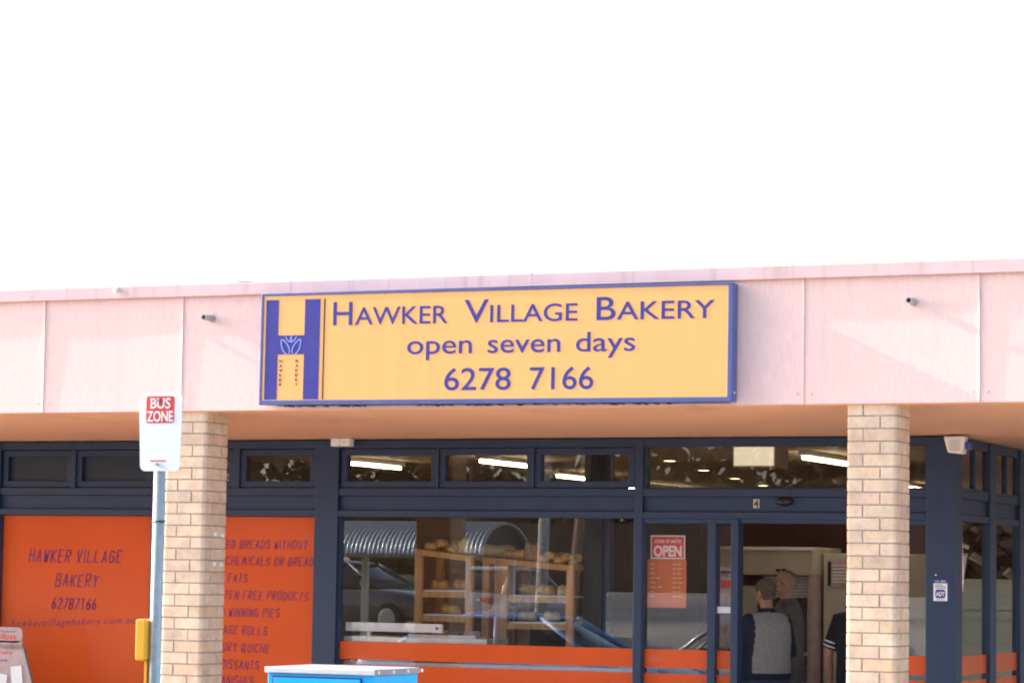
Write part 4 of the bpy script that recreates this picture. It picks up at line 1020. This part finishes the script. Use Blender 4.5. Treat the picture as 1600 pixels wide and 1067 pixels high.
def tree(name, label, x, y, z, h, r, leafm, barkm, n=7000, trunk=.2, group=None, lean=0.0):
    t = thing(name, label, 'tree', (x, y, z), group); rr = random.Random(int(x*13+y*7))
    b = MB(); tips = []
    p0 = Vector((x, y, z-.1)); p1 = Vector((x+lean*.4, y, z+h*.22)); p2 = Vector((x+lean, y+.1, z+h*.45))
    b.tube([p0, p1, p2], [trunk*1.15, trunk*.85, trunk*.7], 12)
    def limb(p, d, L, rad_, k):
        q = p+d*L*.5+Vector((rr.uniform(-.1, .1), rr.uniform(-.1, .1), rr.uniform(0, .1)))*L; e = q+(d+Vector((rr.uniform(-.3, .3), rr.uniform(-.3, .3), .15))).normalized()*L*.5
        b.tube([p, q, e], [rad_, rad_*.75, rad_*.5], 7); tips.append(q); tips.append(e)
        if k: 
            for _ in range(3): limb(e, (d+Vector((rr.uniform(-.8, .8), rr.uniform(-.8, .8), rr.uniform(-.1, .6)))).normalized(), L*.68, rad_*.5, k-1)
    for i in range(5):
        a = 2*math.pi*i/5+rr.uniform(-.4, .4); limb(p2, Vector((math.cos(a)*.8, math.sin(a)*.8, .75)).normalized(), h*.24, trunk*.5, 2)
    b.build('trunk', barkm, t)
    c = MB()
    for i in range(n):
        q = rr.choice(tips)+Vector((rr.gauss(0, r*.16), rr.gauss(0, r*.16), rr.gauss(0, r*.13)))
        u = Vector((rr.gauss(0, 1), rr.gauss(0, 1), rr.gauss(0, 1))).normalized(); v = u.orthogonal().normalized(); s = rr.uniform(.025, .07)*r/3
        c.add([q-u*s-v*s*.5, q+u*s-v*s*.4, q+u*s*1.1+v*s*.5, q-u*s+v*s*.5], [(0, 1, 2, 3)])
    c.build('crown', leafm, t); return t
tree('gum_tree', 'tree with a thin pale trunk mirrored in the bakery window', -17.98, -19.6, 0, 8.5, 3.2, M['leaf'], M['bark'], trunk=.115, lean=.12)
tree('gum_tree', 'tree with a stout brown trunk, mirrored right of the pale trunk in the window', -18.0, -21.5, .2, 9.5, 3.6, M['leaf_dry'], M['fence'], trunk=.36, lean=.35)
far = []
for i, (x, y, nm) in enumerate(((-46, -58, 0), (-40, -66, 1), (-34, -60, 0), (-28, -68, 1), (-23, -62, 0), (-52, -50, 1), (-60, -64, 0), (-17, -66, 1), (-12, -58, 0), (-58, -44, 0), (-35, -34, 1), (-42, -37, 0))):  # last two trees are added to cast shadows across the concrete
    lab = ('olive green bushy tree on the grass bank across the road', 'brown winter tree on the grass bank across the road')[nm]
    if i < 2: far.append(tree('bank_tree', lab, x, y, 1.5, 9, 4.4, M['leaf'] if nm == 0 else M['leaf_dry'], M['fence'], 9000, .25, 'trees on the far bank'))
    else: copy_tree(far[nm], None, (x, y, 1.5), (0, 0, i*1.3))
hb = MB(); rr = random.Random(77)
for i in range(42000):
    q = Vector((rr.uniform(-85, 10), -72+rr.gauss(0, 1.5), 1.6+abs(rr.gauss(0, 3.2)))); u = Vector((rr.gauss(0, 1), rr.gauss(0, 1), rr.gauss(0, 1))).normalized(); v = u.orthogonal().normalized(); s = rr.uniform(.10, .32)
    hb.add([q-u*s-v*s*.6, q+u*s-v*s*.6, q+u*s+v*s*.6, q-u*s+v*s*.6], [(0, 1, 2, 3)])
o = hb.build('shrubbery', M['leaf_dry']); setp(o, 'dark mass of shrubs along the far bank across the road', 'shrubs', kind='stuff')
fc = thing('paling_fence', 'brown timber paling fence mirrored at the right of the bakery window', 'fence', (-22, -40.5, 1.35))
b = MB(); x = -30
while x < -13: b.box(x, x+.14, -40.52, -40.49, 1.36, 3.05+random.uniform(-.03, .03)); x += .15
b.box(-30, -13, -40.535, -40.515, 1.8, 1.9); b.box(-30, -13, -40.535, -40.515, 2.7, 2.8)
b.build('palings', M['fence'], fc)
for x in (-29.8, -25.7, -21.6, -17.5, -13.3):
    b = MB(); b.box(x, x+.12, -40.66, -40.537, 1.2, 2.95); b.build('fence_post', M['fence'], fc)
# beside the shop
for i, (x, y) in enumerate(((1.7, 27), (3.2, 33), (5.6, 38))):
    z = .0+max(0, (y-20)/12*.55)
    t = thing('bollard', ('nearest', 'middle', 'farthest')[i]+' yellow bollard on the grass beside the shop', 'bollard', (x, y, z), 'yellow bollards on the grass')
    b = MB(); b.tube([(x, y, z-.2), (x, y, z+.95), (x, y, z+1.0)], [.07, .07, .045], 14); b.build('shaft', M['amber'], t, smooth=True)
    b = MB(); b.tube([(x, y, z+.78), (x, y, z+.86)], .0715, 14); b.build('band', M['white'], t)
for i, (x, y) in enumerate(((2.4, 30), (5.3, 35))):
    z = .5
    t = thing('notice_post', ('nearer', 'farther')[i]+' white notice board on a post standing on the grass slope', 'notice', (x, y, z), 'white notices on the grass')
    b = MB(); b.tube([(x, y, z-.3), (x, y, z+1.3)], .03, 10); b.build('post', M['galv'], t)
    b = MB(); b.box(x-.16, x+.16, y-.05, y-.035, z+.75, z+1.3); b.build('board', M['white'], t)
tree('gum_tree', 'leafy green tree on the grass slope beside the shop', 8, 52, 1.2, 9, 4.4, M['leaf'], M['bark'], 9000, .3)
tree('gum_tree', 'brown leaved tree farther along the grass slope beside the shop', 15, 66, 1.6, 10, 4.6, M['leaf_dry'], M['fence'], 9000, .3)

for x, y, z in ((3.0, 46, 1.1), (9.5, 60, 1.5), (13, 50, 1.2)):
    c = copy_tree(far[1], None, (x, y, z), (0, 0, x)); c['label'] = 'brown winter tree on the grass slope beside the shop'; c['group'] = 'trees on the side slope'
hb = MB(); rr = random.Random(78)
for i in range(16000):
    q = Vector((rr.uniform(-2, 45), 80+rr.gauss(0, 1.5), 2.0+abs(rr.gauss(0, 3.6)))); u = Vector((rr.gauss(0, 1), rr.gauss(0, 1), rr.gauss(0, 1))).normalized(); v = u.orthogonal().normalized(); s = rr.uniform(.15, .45)
    hb.add([q-u*s-v*s*.6, q+u*s-v*s*.6, q+u*s+v*s*.6, q-u*s+v*s*.6], [(0, 1, 2, 3)])
o = hb.build('shrubbery', M['leaf_dry']); setp(o, 'brown mass of scrub behind the grass slope beside the shop', 'shrubs', kind='stuff')
